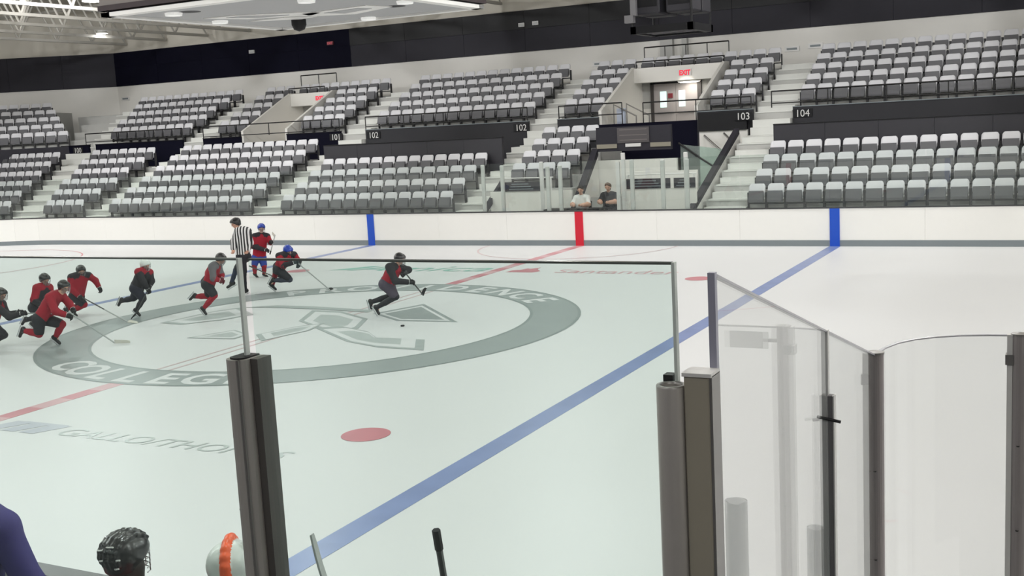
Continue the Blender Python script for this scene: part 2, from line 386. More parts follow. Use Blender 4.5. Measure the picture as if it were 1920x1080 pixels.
# ------------------------------------------------------------------ dark fronts of the upper stand and the two platforms
fas = link('wall_fascia', None); tag(fas, 'dark fascia wall along the front of the upper stand', None, None, 'structure')
for x0, x1 in ((-30.0, -28.2), (-27.75, -22.4), (-21.2, -19.05), (-19.05, -16.6), (-16.6, -13.85), (-12.6, -5.25), (-4.05, -2.4), (-2.4, 1.3), (1.3, 3.28), (4.62, 30)):
    vom = (x0, x1) in ((-19.05, -16.6), (-2.4, 1.3))
    box_part('fascia_panel', (x0, x1, 20.5, 20.62, 2.2, 3.5 if vom else 3.76), mat('fascia_dark', (30, 30, 36), 0.6, noise=0.1, nscale=0.8) if (x0 > -13 and not vom) else M_navy, fas)
    if not vom: box_part('fascia_cap', (x0, x1, 20.47, 20.65, 3.76, 3.79), M_kick if x0 > -13 else M_black, fas)
for nm, lab, x0, x1 in (('platform_front', 'charcoal front wall of the platform above the middle seats', -12.6, -4.9), ('platform_front', 'charcoal front wall of the platform above the right seats', 4.68, 30)):
    p = link(nm, None); tag(p, lab, None, None, 'structure')
    n = max(1, round((x1 - x0) / 1.6))
    for k in range(n):
        a, b = x0 + (x1 - x0) * k / n, x0 + (x1 - x0) * (k + 1) / n
        box_part('wall_panel', (a + 0.004, b - 0.004, 17.62, 17.74, 2.0, 3.24), M_char, p)
    box_part('wall_cap', (x0, x1, 17.6, 17.77, 3.24, 3.27), M_black, p)
# ------------------------------------------------------------------ outer walls, roof, trusses
wf = link('wall_far', None); tag(wf, 'far wall, white with a wide dark clad band below the roof', None, None, 'structure')
box_part('lower_wall', (-33.2, 40, 27.0, 27.3, -0.06, 6.76), M_wallw, wf)
box_part('upper_wall', (-33.2, 40, 27.0, 27.3, 8.5, 10.8), M_ceil, wf)
X = -32.72
while X < 39.9:
    w = 3.05 if X > -32 else 3.0; x1 = min(40, X + w)
    nv = X < -19
    box_part('cladding_panel', (X, x1 - 0.012, 26.93, 27.3, 6.76, 7.72), M_navy if nv else M_dark, wf)
    box_part('cladding_panel', (X, x1 - 0.012, 26.93 if nv else 26.90, 27.3, 7.725, 8.5), M_navy if nv else M_black, wf)
    X = x1
wc = link('wall_corner', None, None, (-32.72, 27.0, 0), CA); tag(wc, 'angled corner wall, white with a charcoal clad band', None, None, 'structure')
box_part('lower_wall', (-14, 0, 0.0, 0.3, -0.06, 6.76), M_wallw, wc); box_part('upper_wall', (-14, 0, 0.0, 0.3, 8.5, 10.8), M_ceil, wc)
for k in range(5):
    box_part('cladding_panel', (-2.8 * (k + 1) + 0.012, -2.8 * k, -0.07, 0.3, 6.76, 8.5), M_dark, wc)
struct('wall_left', MB().box(-44.6, -44.3, -28, 20, -0.06, 12.4), M_wallw, 'end wall on the left')
struct('wall_right', MB().box(40, 40.3, -28, 27.3, -0.06, 12.4), M_wallw, 'end wall on the right')
struct('wall_near', MB().box(-44.6, 40.3, -28.3, -28, -0.06, 10.8), M_dark, 'wall behind the near stand')
rf = MB()
rf.add([(-44.6, 27.3, 10.7), (40.3, 27.3, 10.7), (40.3, 0, 12.2), (-44.6, 0, 12.2), (-44.6, 27.3, 10.9), (40.3, 27.3, 10.9), (40.3, 0, 12.4), (-44.6, 0, 12.4)],
       [(0, 1, 2, 3), (7, 6, 5, 4), (0, 4, 5, 1), (1, 5, 6, 2), (2, 6, 7, 3), (3, 7, 4, 0)])
rf.add([(-44.6, -28.3, 10.7), (40.3, -28.3, 10.7), (40.3, 0, 12.2), (-44.6, 0, 12.2), (-44.6, -28.3, 10.9), (40.3, -28.3, 10.9), (40.3, 0, 12.4), (-44.6, 0, 12.4)],
       [(3, 2, 1, 0), (4, 5, 6, 7), (1, 5, 4, 0), (2, 6, 5, 1), (3, 7, 6, 2), (0, 4, 7, 3)])
struct('ceiling', rf, M_ceil, 'pale roof deck sloping up to a ridge')
def topz(y): return 12.0 - abs(y) * 1.5 / 27.3 - 0.15
def make_truss():
    t = link('roof_truss', None); tag(t, 'white steel roof truss', None, None, 'structure')
    ys = [26.9 - 2.24 * k for k in range(13)]
    MB().box(-0.07, 0.07, -27.9, 26.9, 8.83, 8.95).obj('bottom_chord', M_truss, t)
    MB().tube([(0, -27.9, topz(-27.9)), (0, 0, topz(0)), (0, 26.9, topz(26.9))], 0.08, 6).obj('top_chord', M_truss, t)
    for k in range(12):
        MB().tube([(0, ys[k], 8.9), (0, ys[k] - 1.12, topz(ys[k] - 1.12))], 0.045, 6).obj('web_bar', M_truss, t)
        MB().tube([(0, ys[k] - 1.12, topz(ys[k] - 1.12)), (0, ys[k + 1], 8.9)], 0.045, 6).obj('web_bar', M_truss, t)
    rest = MB(); y = ys[12]
    while y > -26:
        rest.tube([(0, y, 8.9), (0, y - 1.12, topz(y - 1.12))], 0.045, 6); rest.tube([(0, y - 1.12, topz(y - 1.12)), (0, y - 2.24, 8.9)], 0.045, 6); y -= 2.24
    r = rest.obj('near_web_bars', M_truss, t); r['kind'] = 'stuff'
    return t
def copy_tree(o, parent=None):
    c = o.copy(); COL.objects.link(c)
    if parent: c.parent = parent
    for ch in o.children: copy_tree(ch, c)
    return c
tr0 = make_truss(); tr0.location.x = -31.7
for k in range(1, 25):
    t = copy_tree(tr0); t.location.x = -31.7 + 2.78 * k
struct('trim_purlins', (lambda m: [m.box(-44, 40, y - 0.05, y + 0.05, topz(y) - 0.02, topz(y) + 0.1) for y in (-24, -18, -12, -6, 6, 12, 18, 24)] and m)(MB()), M_truss, 'long white purlins under the roof')

# ------------------------------------------------------------------ high-bay lamps
def lamp(x, y, z, r=0.34, w=LAMP_W, label=None, cat='lamp', group=None, top=None):
    t = thing('ceiling_lamp', label, cat, (x, y, z), 0, group)
    MB().lathe([(0.02, 0.34), (0.12, 0.32), (0.15, 0.18), (r, 0.03), (r, 0.0)], n=20).obj('lamp_body', M_lampb, t, True)
    MB().lathe([(r - 0.01, 0.015), (r * 0.6, -0.02), (0.001, -0.035)], n=20).obj('diffuser', M_lamp, t, True)
    if top: MB().tube([(0, 0, 0.3), (0, 0, top - z)], 0.012, 6).obj('suspension_rod', M_truss, t)
    ld = bpy.data.lights.new('lamp_light', 'POINT'); ld.shadow_soft_size = 0.25; ld.energy = w; ld.color = (0.985, 0.993, 1.0)
    lo = bpy.data.objects.new('lamp_light', ld); COL.objects.link(lo); lo.parent = t; lo.location = (0, 0, -0.4)
    return t
for x, y in LAMP_SPOTS:
    seen = False
    lamp(x, y, 10.3, label='large bright round lamp hanging beside the scoreboard' if seen else 'round high bay lamp hanging under the roof over the rink', top=topz(y), group=None if seen else 'high bay lamps over the rink')
for x, y in NEAR_FILL_LAMPS: lamp(x, y, 9.6, w=420, label='added unseen fill lamp over the near stand behind the camera', top=topz(y), group='added fill lamps over the near stand')
lamp(-19.4, 13.4, 9.0, 0.4, 150, label='large bright round lamp hanging beside the scoreboard', top=topz(13.5))
lamp(-28.7, 22.5, 9.0, 0.28, 60, 'small yellowish round lamp hanging among the trusses at far left', top=topz(22.5))

# ================================================================== FITTINGS OF THE STAND
def railing(label, x0, x1, y, zb, zt, zm=None, posts=None, name='front_railing', cat='railing'):
    t = thing(name, label, cat, (x0, y, zb))
    MB().tube([(0, 0, zt - zb), (x1 - x0, 0, zt - zb)], 0.025, 8).obj('top_rail', M_rail, t)
    if zm: MB().tube([(0, 0, zm - zb), (x1 - x0, 0, zm - zb)], 0.02, 8).obj('lower_rail', M_rail, t)
    n = posts or max(1, round((x1 - x0) / 1.9))
    for k in range(n + 1):
        x = (x1 - x0) * k / n; MB().tube([(x, 0, 0), (x, 0, zt - zb)], 0.02, 6).obj('post', M_rail, t)
    return t
railing('black front railing of the upper right block above the dark platform', 3.9, 30, 20.55, 3.78, 4.32, 3.92)
railing('black railing across the lit doorway of the upper stand', -0.7, 3.2, 20.55, 3.5, 4.2, 3.8)
railing('short black railing left of the lit doorway', -4.0, -1.5, 20.55, 3.5, 4.25, 3.85)
railing('long black front railing of the upper middle block', -12.6, -5.3, 20.55, 3.78, 4.28, 3.9)
railing('black front railing before the small doorway and its blocks', -21.2, -13.9, 20.55, 3.78, 4.28, 3.84)
railing('black front railing of the upper left block', -28.4, -22.4, 20.55, 3.78, 4.28, 3.9)
railing('black guard rail on the wall walkway over the lit doorway', -2.2, 1.2, 24.93, 5.2, 6.38, 5.8, 4, 'guard_rail')
railing('black guard rail before the top row over the lit doorway', -2.2, 1.3, 23.97, 5.55, 5.8, None, 3, 'guard_rail')
railing('black guard rail on the wall walkway over the small doorway', -19.0, -17.0, 24.93, 5.2, 6.4, 5.8, 2, 'guard_rail')
railing('black guard rail before the top row over the small doorway', -19.0, -17.0, 23.97, 5.55, 5.8, None, 2, 'guard_rail')

# the two doorways (vomitories) cut into the upper stand
def vomitory(x0, x1, label):
    v = link('doorway_passage', None); tag(v, label, None, None, 'structure')
    for xa in (x0 - 0.02, x1 - 0.1):
        MB().prism([(20.55, 3.3), (24.9, 3.3), (24.9, 5.6), (24.0, 5.6), (20.55, 4.0)], xa, xa + 0.12, 'x').obj('side_wall', M_wallw, v)
    box_part('header', (x0, x1, 23.98, 24.06, 5.0, 5.56), M_wallw, v)
    box_part('back_wall', (x0, x1, 24.86, 24.96, 3.3, 5.0), M_wallw, v)
    return v
vomitory(-2.4, 1.3, 'white walled lit doorway passage in the upper stand right of centre')
vomitory(-19.05, -16.6, 'white walled small doorway passage in the upper stand left of centre')
def exit_sign(label, x, y, z, s=1.0):
    t = thing('exit_sign', label, 'sign', (x, y, z))
    box_part('housing', (-0.19 * s, 0.19 * s, -0.02, 0.03, -0.1 * s, 0.1 * s), M_alu, t)
    text_obj('lettering', 'EXIT', 0.2 * s, M_exit, t, (0, -0.025, -0.07 * s), (math.pi / 2, 0, 0), (0.82, 1, 1), extrude=0.004, bold=0.012)
    return t
exit_sign('red lit EXIT sign over the double doors right of centre', -0.24, 23.94, 5.28, 1.3)
exit_sign('red lit EXIT sign over the small doorway left of centre', -17.3, 23.94, 5.3, 1.2)
M_exdim = mat('exit_red_dim', (190, 80, 90), 0.5, emit=(190, 70, 85), estr=0.5)
for x, lab in ((-18.62, 'small red EXIT sign high on the dark wall left of centre'), (-0.49, 'small red EXIT sign high on the dark wall behind the speaker rack')):
    t = thing('exit_sign', lab, 'sign', (x, 26.86, 7.92)); box_part('housing', (-0.17, 0.17, -0.02, 0.08, -0.08, 0.08), mat('exit_box', (120, 60, 66), 0.5), t)
    text_obj('lettering', 'EXIT', 0.15, M_exdim, t, (0, -0.025, -0.05), (math.pi / 2, 0, 0), (0.9, 1, 1), extrude=0.004)
def flush_lamp(label, x, y, z, r, w):
    t = thing('ceiling_lamp', label, 'lamp', (x, y, z))
    MB().lathe([(r, 0.07), (r, 0.02), (r - 0.03, 0)], n=24).obj('lamp_body', M_lampb, t, True)
    MB().lathe([(r - 0.02, 0.01), (r * 0.7, -0.03), (0.001, -0.045)], n=24).obj('diffuser', M_lamp, t, True)
    ld = bpy.data.lights.new('lamp_light', 'AREA'); ld.shape = 'DISK'; ld.size = r * 1.8; ld.energy = w; ld.color = (1, 0.94, 0.86)
    lo = bpy.data.objects.new('lamp_light', ld); COL.objects.link(lo); lo.parent = t; lo.location = (0, 0, -0.06)
flush_lamp('bright oval ceiling lamp in the doorway over the double doors', -0.2, 24.3, 4.94, 0.45, STAND_LAMP_W)
flush_lamp('small warm ceiling lamp in the doorway left of centre', -17.3, 24.2, 4.94, 0.3, STAND_LAMP_W * 0.6)
# double doors
dr = link('door_1', None); tag(dr, 'grey double doors with tall lit windows under the EXIT sign', None, None, 'structure')
M_door = mat('door_grey', (168, 162, 160), 0.5); M_dframe = mat('door_frame', (62, 58, 56), 0.5)
for x0, x1 in ((-1.94, -1.82), (-0.03, 0.12)): box_part('door_frame', (x0, x1, 24.74, 24.86, 3.3, 5.0), M_dframe, dr)
box_part('door_frame', (-1.94, 0.12, 24.74, 24.86, 4.93, 5.0), M_black, dr)
for x0, x1, w0, w1 in ((-1.82, -0.93, -1.56, -1.30), (-0.92, -0.03, -0.80, -0.54)):
    lf = box_part('door_leaf', (x0, x1, 24.80, 24.85, 3.31, 4.93), M_door, dr)
    box_part('window_pane', (w0, w1, 24.785, 24.80, 4.02, 4.64), M_window, lf)
    box_part('push_bar', (x0 + 0.08, x1 - 0.08, 24.74, 24.80, 3.78, 3.83), M_steel, lf)
t = thing('fire_alarm', 'dark red alarm box between the door windows', 'alarm', (-1.13, 24.75, 4.46)); box_part('box', (-0.09, 0.09, 0, 0.045, -0.09, 0.09), mat('alarm_red', (120, 24, 36), 0.4), t)
for z, lab in ((4.48, 'white notice sheet on the wall right of the double doors, upper one'), (4.2, 'white notice sheet on the wall right of the double doors, lower one')):
    t = thing('notice_sheet', lab, 'notice', (0.42, 24.85, z)); box_part('sheet', (-0.14, 0.14, -0.015, 0.006, -0.1, 0.1), M_wallw, t); box_part('print', (-0.1, 0.1, -0.02, -0.015, 0.0, 0.03), M_black, t)
# steel handrails inside the doorway
t = thing('stair_handrail', 'grey steel handrails beside the steps in the lit doorway', 'handrail', (-2.0, 21.0, 3.3))
for dx in (0.0, 0.5):
    MB().tube([(dx, 0, 0), (dx, 0.0, 0.9), (dx + 0.9, -0.1, 0.45), (dx + 0.9, -0.1, 0.0)], 0.03, 8).obj('rail', M_steel, t)
box_part('bracing_plate', (0.1, 0.45, 0.02, 0.05, 0.1, 0.75), mat('pale_blue_panel', (176, 184, 200), 0.4), t)
# block numbers on the dark fascia
for x, s, lab in ((3.0, '103', 'white block number 103 on the dark fascia right of the doorway'), (4.95, '104', 'white block number 104 on the dark fascia right of the stairs'), (-5.55, '102', 'white block number 102 at the right end of the dark middle fascia'),
                  (-12.2, '102', 'white block number 102 at the left end of the dark middle fascia'), (-14.05, '101', 'white block number 101 left of the middle stairs'), (-28.9, '100', 'white block number on the dark fascia at far left')):
    t = thing('block_number', lab, 'sign', (x, 20.24 if s == '103' else 20.47, 3.43)); box_part('plate', (-0.32, 0.32, 0.0, 0.04, -0.02, 0.26), M_black, t)
    text_obj('lettering', s, 0.34, M_alu, t, (0, -0.006, 0.0), (math.pi / 2, 0, 0), (0.95, 1, 1), extrude=0.004)
for x, z, w, lab in ((-8.49, 7.9, 0.14, 'left one of the paired small pale vent plates on the dark wall'), (-7.82, 7.92, 0.14, 'right one of the paired small pale vent plates on the dark wall'), (-23.36, 7.88, 0.16, 'small pale vent plate alone on the navy wall')):
    t = thing('vent_plate', lab, 'vent', (x, 26.88, z)); box_part('plate', (-w, w, -0.03, 0.04, -0.08, 0.08), M_alu, t)
    for k in range(3): box_part('slat', (-w + 0.02, w - 0.02, -0.04, -0.03, -0.05 + 0.04 * k, -0.035 + 0.04 * k), M_kick, t)
for x, z, lab in ((3.1, 6.0, 'small pale sign plate on the wall left of the upper right seats'), (4.0, 6.05, 'small pale sign plate beside the top row of the upper right block'), (-5.0, 6.0, 'small pale sign plate at the top of the stairs left of centre'), (-32.2, 6.1, 'small pale sign plate on the wall by the far left corner')):
    t = thing('wall_sign', lab, 'sign', (x, 26.99, z)); box_part('plate', (-0.28, 0.28, -0.03, 0.02, -0.1, 0.1), M_alu, t); box_part('print', (-0.2, 0.2, -0.035, -0.03, -0.04, 0.04), M_kick, t)
for x0, x1, lab in ((-2.2, -1.67, 'wide pale pilaster on the far wall over the doorway'), (-1.28, -1.06, 'narrow pale pilaster on the far wall over the doorway')):
    struct('trim_pilaster', MB().box(x0, x1, 26.75, 27.02, 5.2, 6.74), M_conc, lab)

# ------------------------------------------------------------------ tunnel to the rink with penalty boxes
tw = link('tunnel_enclosure', None); tag(tw, 'white walls round the tunnel between the lower blocks', None, None, 'structure')
def slab(name, a, b, c, d, th, m, parent):
    """quad given by four points, thickened along its normal"""
    a, b, c, d = map(Vector, (a, b, c, d)); n = (b - a).cross(d - a).normalized() * th
    vs = [a, b, c, d, a + n, b + n, c + n, d + n]
    return MB().add(vs, [(3, 2, 1, 0), (4, 5, 6, 7), (0, 1, 5, 4), (1, 2, 6, 5), (2, 3, 7, 6), (3, 0, 4, 7)]).obj(name, m, parent)
slab('side_wall', (-0.8, 14.35, 0), (-1.37, 17.5, 0), (-1.37, 17.5, 2.5), (-0.8, 14.35, 0.9), 0.14, M_wallw, tw)
slab('coping', (-0.83, 14.25, 0.86), (-1.43, 17.52, 2.5), (-1.43, 17.52, 2.74), (-0.83, 14.25, 1.1), 0.2, M_dark, tw)
slab('side_wall', (3.12, 19.4, 0), (3.12, 14.3, 0), (3.12, 14.3, 0.78), (3.12, 19.4, 2.98), 0.12, M_wallw, tw)
slab('coping', (3.1, 19.4, 2.96), (3.1, 14.3, 0.74), (3.1, 14.3, 0.94), (3.1, 19.4, 3.16), 0.18, M_dark, tw)
slab('coping', (-3.9, 14.2, 0.9), (-3.9, 15.5, 1.7), (-3.9, 15.5, 1.9), (-3.9, 14.2, 1.1), 0.12, M_dark, tw)
box_part('back_wall', (-1.5, 1.5, 17.62, 17.75, -0.06, 2.32), M_wallw, tw)
box_part('curved_wall', (0.2, 2.7, 16.0, 16.12, -0.06, 2.0), M_wallw, tw)
box_part('back_wall', (1.4, 3.1, 20.38, 20.5, -0.06, 3.1), M_wallw, tw)
box_part('dark_head', (1.4, 3.1, 20.3, 20.44, 3.1, 3.72), M_black, tw)
box_part('landing', (-1.4, 3.1, 16.12, 20.4, -0.06, 1.2), M_conc, tw)
box_part('tunnel_floor', (-3.9, 3.1, 13.25, 16.0, -0.06, 0.3), M_conc, tw)
t = thing('stair_handrail', 'grey sloping handrails on the white tunnel wall', 'handrail', (1.6, 20.2, 1.2))
MB().tube([(0, 0.1, 1.75), (0.9, -0.6, 1.15), (1.0, -0.6, 1.1)], 0.035, 8).obj('rail', M_steel, t); MB().tube([(0.7, 0.1, 1.8), (1.4, -0.6, 1.3)], 0.035, 8).obj('rail', M_steel, t)
t = thing('glass_balustrade', 'greenish glass balustrade sloping down at the right of the tunnel', 'balustrade', (0, 0, 0))
slab('glass_pane', (1.55, 17.9, 1.2), (2.95, 17.9, 1.2), (2.95, 17.9, 2.55), (1.55, 17.9, 2.75), 0.02, glass_mat('green_glass', (0.72, 0.84, 0.79), haze=0.15), t)
MB().tube([(1.5, 17.85, 2.8), (2.2, 17.85, 2.3), (2.95, 17.85, 1.8)], 0.03, 8).obj('handrail', M_rail, t)
t = thing('score_panel', 'wide charcoal scoring panel with a grey screen over the tunnel', 'panel', (0.06, 17.5, 2.62))
box_part('backing', (-1.32, 1.32, 0.0, 0.12, 0, 0.80), M_dark, t)
sc = box_part('screen', (-0.55, 0.57, -0.03, 0.0, 0.26, 0.76), mat('screen_off', (78, 74, 76), 0.4), t)
for z in (0.34, 0.50, 0.68): box_part('screen_line', (-0.47, 0.49, -0.034, -0.03, z, z + 0.03), mat('screen_line', (104, 98, 98), 0.4), t)
for x0, x1 in ((-1.3, -0.58), (0.6, 1.3)): box_part('beige_strip', (x0, x1, -0.03, 0.0, 0.10, 0.24), mat('beige_strip', (136, 131, 118), 0.5), t)
box_part('white_plate', (-0.27, 0.27, -0.035, 0.0, 0.13, 0.24), M_alu, t)
pb = link('penalty_box_back', None); tag(pb, 'white half walls behind the penalty boxes', None, None, 'structure')
for x0, x1 in ((-3.85, -0.95), (0.85, 3.1)): box_part('half_wall', (x0, x1, 14.62, 14.72, 0.0, 1.55), M_wallw, pb)
def ad_panel(x0, x1, lab):
    t = thing('dark_panel', lab, 'panel', (x0, 14.6, 1.55)); box_part('board', (0, x1 - x0, 0, 0.05, 0.0, 0.3), M_dark, t)
    for k in range(3): box_part('print', (0.12 * (x1 - x0) + 0.05 * k, 0.8 * (x1 - x0) - 0.08 * k, -0.006, 0, 0.06 + 0.08 * k, 0.085 + 0.08 * k), M_kick, t)
ad_panel(-3.3, -2.02, 'dark panel with pale print at the left penalty box'); ad_panel(0.9, 2.3, 'dark panel with pale print on the right half wall, left one'); ad_panel(2.42, 3.08, 'dark panel with pale print on the right half wall, right one')
t = thing('white_rail', 'thin white rail over the penalty box wall, right one', 'railing', (0.9, 14.69, 1.55)); MB().tube([(0, 0, 0.42), (2.2, 0, 0.42)], 0.02, 6).obj('rail', M_alu, t); box_part('post', (0.0, 0.04, -0.02, 0.02, 0, 0.42), M_alu, t); box_part('post', (2.1, 2.14, -0.02, 0.02, 0, 0.42), M_alu, t)
t = thing('white_rail', 'thin white rail over the penalty box wall, left one', 'railing', (-3.4, 14.69, 1.55)); MB().tube([(0, 0, 0.42), (1.8, 0, 0.42)], 0.02, 6).obj('rail', M_alu, t); box_part('post', (0.0, 0.04, -0.02, 0.02, 0, 0.42), M_alu, t); box_part('post', (1.7, 1.74, -0.02, 0.02, 0, 0.42), M_alu, t)
PX = [(-3.25, 13.1, 2.49), (-2.58, 13.1, 2.46), (-1.62, 13.9, 2.5), (-1.03, 13.1, 2.38), (-0.62, 13.1, 2.4), (0.92, 13.9, 2.42), (1.1, 13.9, 2.68), (1.68, 13.1, 2.5), (2.62, 13.1, 2.47), (2.95, 14.2, 2.62), (3.34, 13.1, 2.47)]
for k, (x, y, z) in enumerate(PX):
    t = thing('glass_post', 'pale upright glass post at the penalty boxes, %s from the left' % ORD[k + 1], 'post', (x, y, 0.3), 0, 'penalty box glass posts')
    MB().bbox(-0.06, 0.06, -0.04, 0.04, 0, z - 0.3, 0.015).obj('post_body', M_alu, t); box_part('base_plate', (-0.08, 0.08, -0.06, 0.06, 0, 0.02), M_steel, t)
t = thing('scorer_table', 'black scorer table behind the far boards at the red stripe', 'table', (-0.4, 13.6, 0.3))
box_part('table_top', (-0.95, 0.9, -0.25, 0.3, 0.72, 0.76), M_black, t)
for sx in (-0.9, 0.82):
    for sy in (-0.2, 0.22): box_part('leg', (sx, sx + 0.05, sy, sy + 0.05, 0, 0.72), M_steel, t)

# ------------------------------------------------------------------ hanging scoreboard
sb = thing('scoreboard', 'square hanging scoreboard with brown grey sides and pale underside', 'scoreboard', (0.3, -0.1, 6.0))
S = 2.55
M_sbside = mat('scoreboard_side', (122, 116, 112), 0.5); M_sbbot = mat('scoreboard_underside', (168, 169, 170), 0.45, noise=0.05, nscale=0.8)
box_part('core', (-S + 0.1, S - 0.1, -S + 0.1, S - 0.1, 0.12, 2.2), M_black, sb)
for k in range(4):
    c = link('side_screen', MB().box(-S + 0.02, S - 0.02, -S, -S + 0.1, 0.18, 2.25).mesh('side_screen', M_sbside), sb, (0, 0, 0), k * math.pi / 2)
    link('trim_bar', MB().box(-S, S, -S - 0.03, -S + 0.12, 0.09, 0.18).mesh('trim_bar', mat('scoreboard_trim', (40, 24, 28), 0.5)), sb, (0, 0, 0), k * math.pi / 2)
    link('underside_border', MB().box(-S + 0.02, S - 0.02, -S + 0.02, -S + 0.22, -0.01, 0.06).mesh('underside_border', M_board), sb, (0, 0, 0), k * math.pi / 2)
box_part('underside', (-S + 0.1, S - 0.1, -S + 0.1, S - 0.1, 0.03, 0.12), M_sbbot, sb)
for x, y in ((1.12, -1.34), (2.1, 0.3), (0.0, 2.2), (-2.1, 0.1), (-1.6, -1.7)):
    MB().lathe([(0.16, 0.03), (0.15, -0.02), (0.001, -0.03)], (x, y, 0), 16).obj('downlight', mat('downlight', (250, 250, 248), 0.4, emit=(255, 255, 250), estr=0.3), sb)
MB().lathe([(0.15, 0.03), (0.15, -0.08), (0.11, -0.17), (0.001, -0.21)], (-1.05, 1.25, 0), 16).obj('camera_dome', M_black, sb, True)
for p in ([(-1.9, -0.6), (-1.2, -0.5), (-0.2, 0.1), (0.1, 0.45), (-0.3, 0.7), (-1.5, 0.2)], [(-0.3, 0.35), (1.3, 0.2), (1.5, 0.8), (0.3, 1.3), (-0.4, 0.9)], [(-1.8, 0.6), (-0.9, 0.6), (-0.4, 1.0), (-0.9, 1.15)]):
    MB().prism([(x, y) for x, y in p], 0.015, 0.03).obj('emblem', M_board, sb)
for p in ([(-1.5, -0.4), (-1.1, -0.3), (-0.5, 0.25), (-1.2, 0.15)], [(0.1, 0.55), (1.0, 0.4), (1.1, 0.7), (0.3, 0.95)]):
    MB().prism(p, 0.008, 0.015).obj('emblem_inset', M_sbbot, sb)
for x, y in ((-1.3, -1.6), (1.5, 0.9)): MB().lathe([(0.2, 0.03), (0.001, 0.02)], (x, y, 0), 16).obj('speaker_hole', M_black, sb)
for x in (-2, 2):
    for y in (-2, 2): MB().tube([(x, y, 2.2), (x, y, 5.4)], 0.02, 6).obj('cable', M_steel, sb)
# hanging speaker rack
rk = thing('speaker_rack', 'black hanging speaker rack with a lower frame and grey riser', 'speaker rack', (4.45, 9.0, 5.68))
q = 0.78
for a in range(4): link('frame_bar', MB().box(-q, q, -q, -q + 0.14, 0, 0.17).mesh('frame_bar', M_black), rk, (0, 0, 0), a * math.pi / 2)
for y in (-0.4, -0.05, 0.3): box_part('cross_bar', (-q + 0.1, q - 0.1, y, y + 0.12, 0.03, 0.1), mat('rack_bar', (84, 82, 86), 0.5), rk)
for x, y in ((-0.42, -0.35), (0.42, -0.35), (-0.42, 0.4), (0.42, 0.4)):
    sp = MB().bbox(x - 0.34, x + 0.34, y - 0.3, y + 0.3, 0.45, 1.75, 0.03).obj('speaker_box', M_char, rk)
    for z in (0.62, 1.0, 1.38): box_part('grille_slot', (x - 0.28, x + 0.28, y - 0.315, y - 0.3, z, z + 0.2), M_black, sp)
for x in (-q + 0.05, q - 0.05):
    for y in (-q + 0.05, q - 0.05): MB().tube([(x, y, 0.1), (x, y, 2.6)], 0.03, 6).obj('upright', M_black, rk)
box_part('grey_riser', (-0.74, -0.6, -0.86, -0.74, 0.42, 2.4), mat('rack_grey', (120, 119, 122), 0.5), rk)
box_part('grey_bracket', (-0.88, -0.66, -0.9, -0.74, 0.26, 0.44), mat('rack_grey', (120, 119, 122), 0.5), rk)
for a in range(4): link('frame_bar', MB().box(-q, q, -q, -q + 0.1, 1.85, 1.95).mesh('frame_bar', M_black), rk, (0, 0, 0), a * math.pi / 2)
for x in (-0.6, 0.6): MB().tube([(x, 0, 1.8), (x, 0, topz(9) - 5.7)], 0.02, 6).obj('chain', M_steel, rk)

# ================================================================== SEATS
def seat_meshes():
    back = MB(); n = 6; top = []
    # shell backrest: slightly curved, tilted back, rounded upper corners
    rows = [(0.40, 0.20, -0.02), (0.52, 0.235, 0.0), (0.66, 0.24, 0.035), (0.78, 0.235, 0.075), (0.835, 0.20, 0.10), (0.85, 0.17, 0.108)]
    for side in (0, 1):
        for (z, w, y) in rows:
            for k in range(n + 1):
                u = -1 + 2 * k / n; back.v.append((w * u, y - 0.02 * (u * u) + 0.02 + (0.035 if side else 0), z))
    m = n + 1; R = len(rows); off = R * m
    for i in range(R - 1):
        for k in range(n):
            back.f.append((i * m + k, i * m + k + 1, (i + 1) * m + k + 1, (i + 1) * m + k)); back.mi.append(0)
            back.f.append((off + i * m + k + 1, off + i * m + k, off + (i + 1) * m + k, off + (i + 1) * m + k + 1)); back.mi.append(0)
    loop = list(range(m)) + [i * m + n for i in range(1, R)] + [(R - 1) * m + k for k in range(n - 1, -1, -1)] + [i * m for i in range(R - 2, 0, -1)]
    for i in range(len(loop)):
        a, b = loop[i], loop[(i + 1) % len(loop)]; back.f.append((b, a, off + a, off + b)); back.mi.append(0)
    pan = MB().prism([(-0.10, 0.64), (-0.05, 0.655), (-0.035, 0.55), (-0.06, 0.40), (-0.10, 0.335), (-0.17, 0.325), (-0.165, 0.40), (-0.13, 0.52)], -0.215, 0.215, 'x')
    std = MB().prism([(-0.275, 0), (-0.243, 0), (-0.243, 0.26), (0.243, 0.26), (0.243, 0), (0.275, 0), (0.275, 0.6), (0.243, 0.6), (0.243, 0.3), (-0.243, 0.3), (-0.243, 0.6), (-0.275, 0.6)], -0.02, 0.09, 'y')
    return back.mesh('backrest', M_seatb, True), pan.mesh('seat_pan', M_seatp), std.mesh('seat_standard', M_seats)
SB_, SP_, SS_ = seat_meshes()
PITCH_SEAT = 0.553
ROWN = ['front', 'second', 'third', 'fourth', 'fifth', 'top']
seats = []   # (x, y, z, rz, block, row, index)
def block(name, rows, x0, x1, lo=True, frame=None):
    for r in rows:
        a, b = (x0(r) if callable(x0) else x0), (x1(r) if callable(x1) else x1)
        n = int((b - a + 0.02) / PITCH_SEAT); s = a + ((b - a) - n * PITCH_SEAT) * 0.5
        y, z = ((low_y(r) + 0.55, lowz(r)) if lo else (up_y(r) + 0.70, upz(r)))
        for k in range(n):
            x = s + PITCH_SEAT * (k + 0.5)
            seats.append((x, y, z, 0.0, name, r, k + 1))
block('lower right block', range(4), 4.60, 4.60 + 45 * PITCH_SEAT)
block('lower middle block', range(4), -12.62, -5.3)
block('small lower block by the tunnel', range(2, 6), lambda r: -4.05, lambda r: -1.75)
block('big lower left block', range(6), -21.2, -13.85)
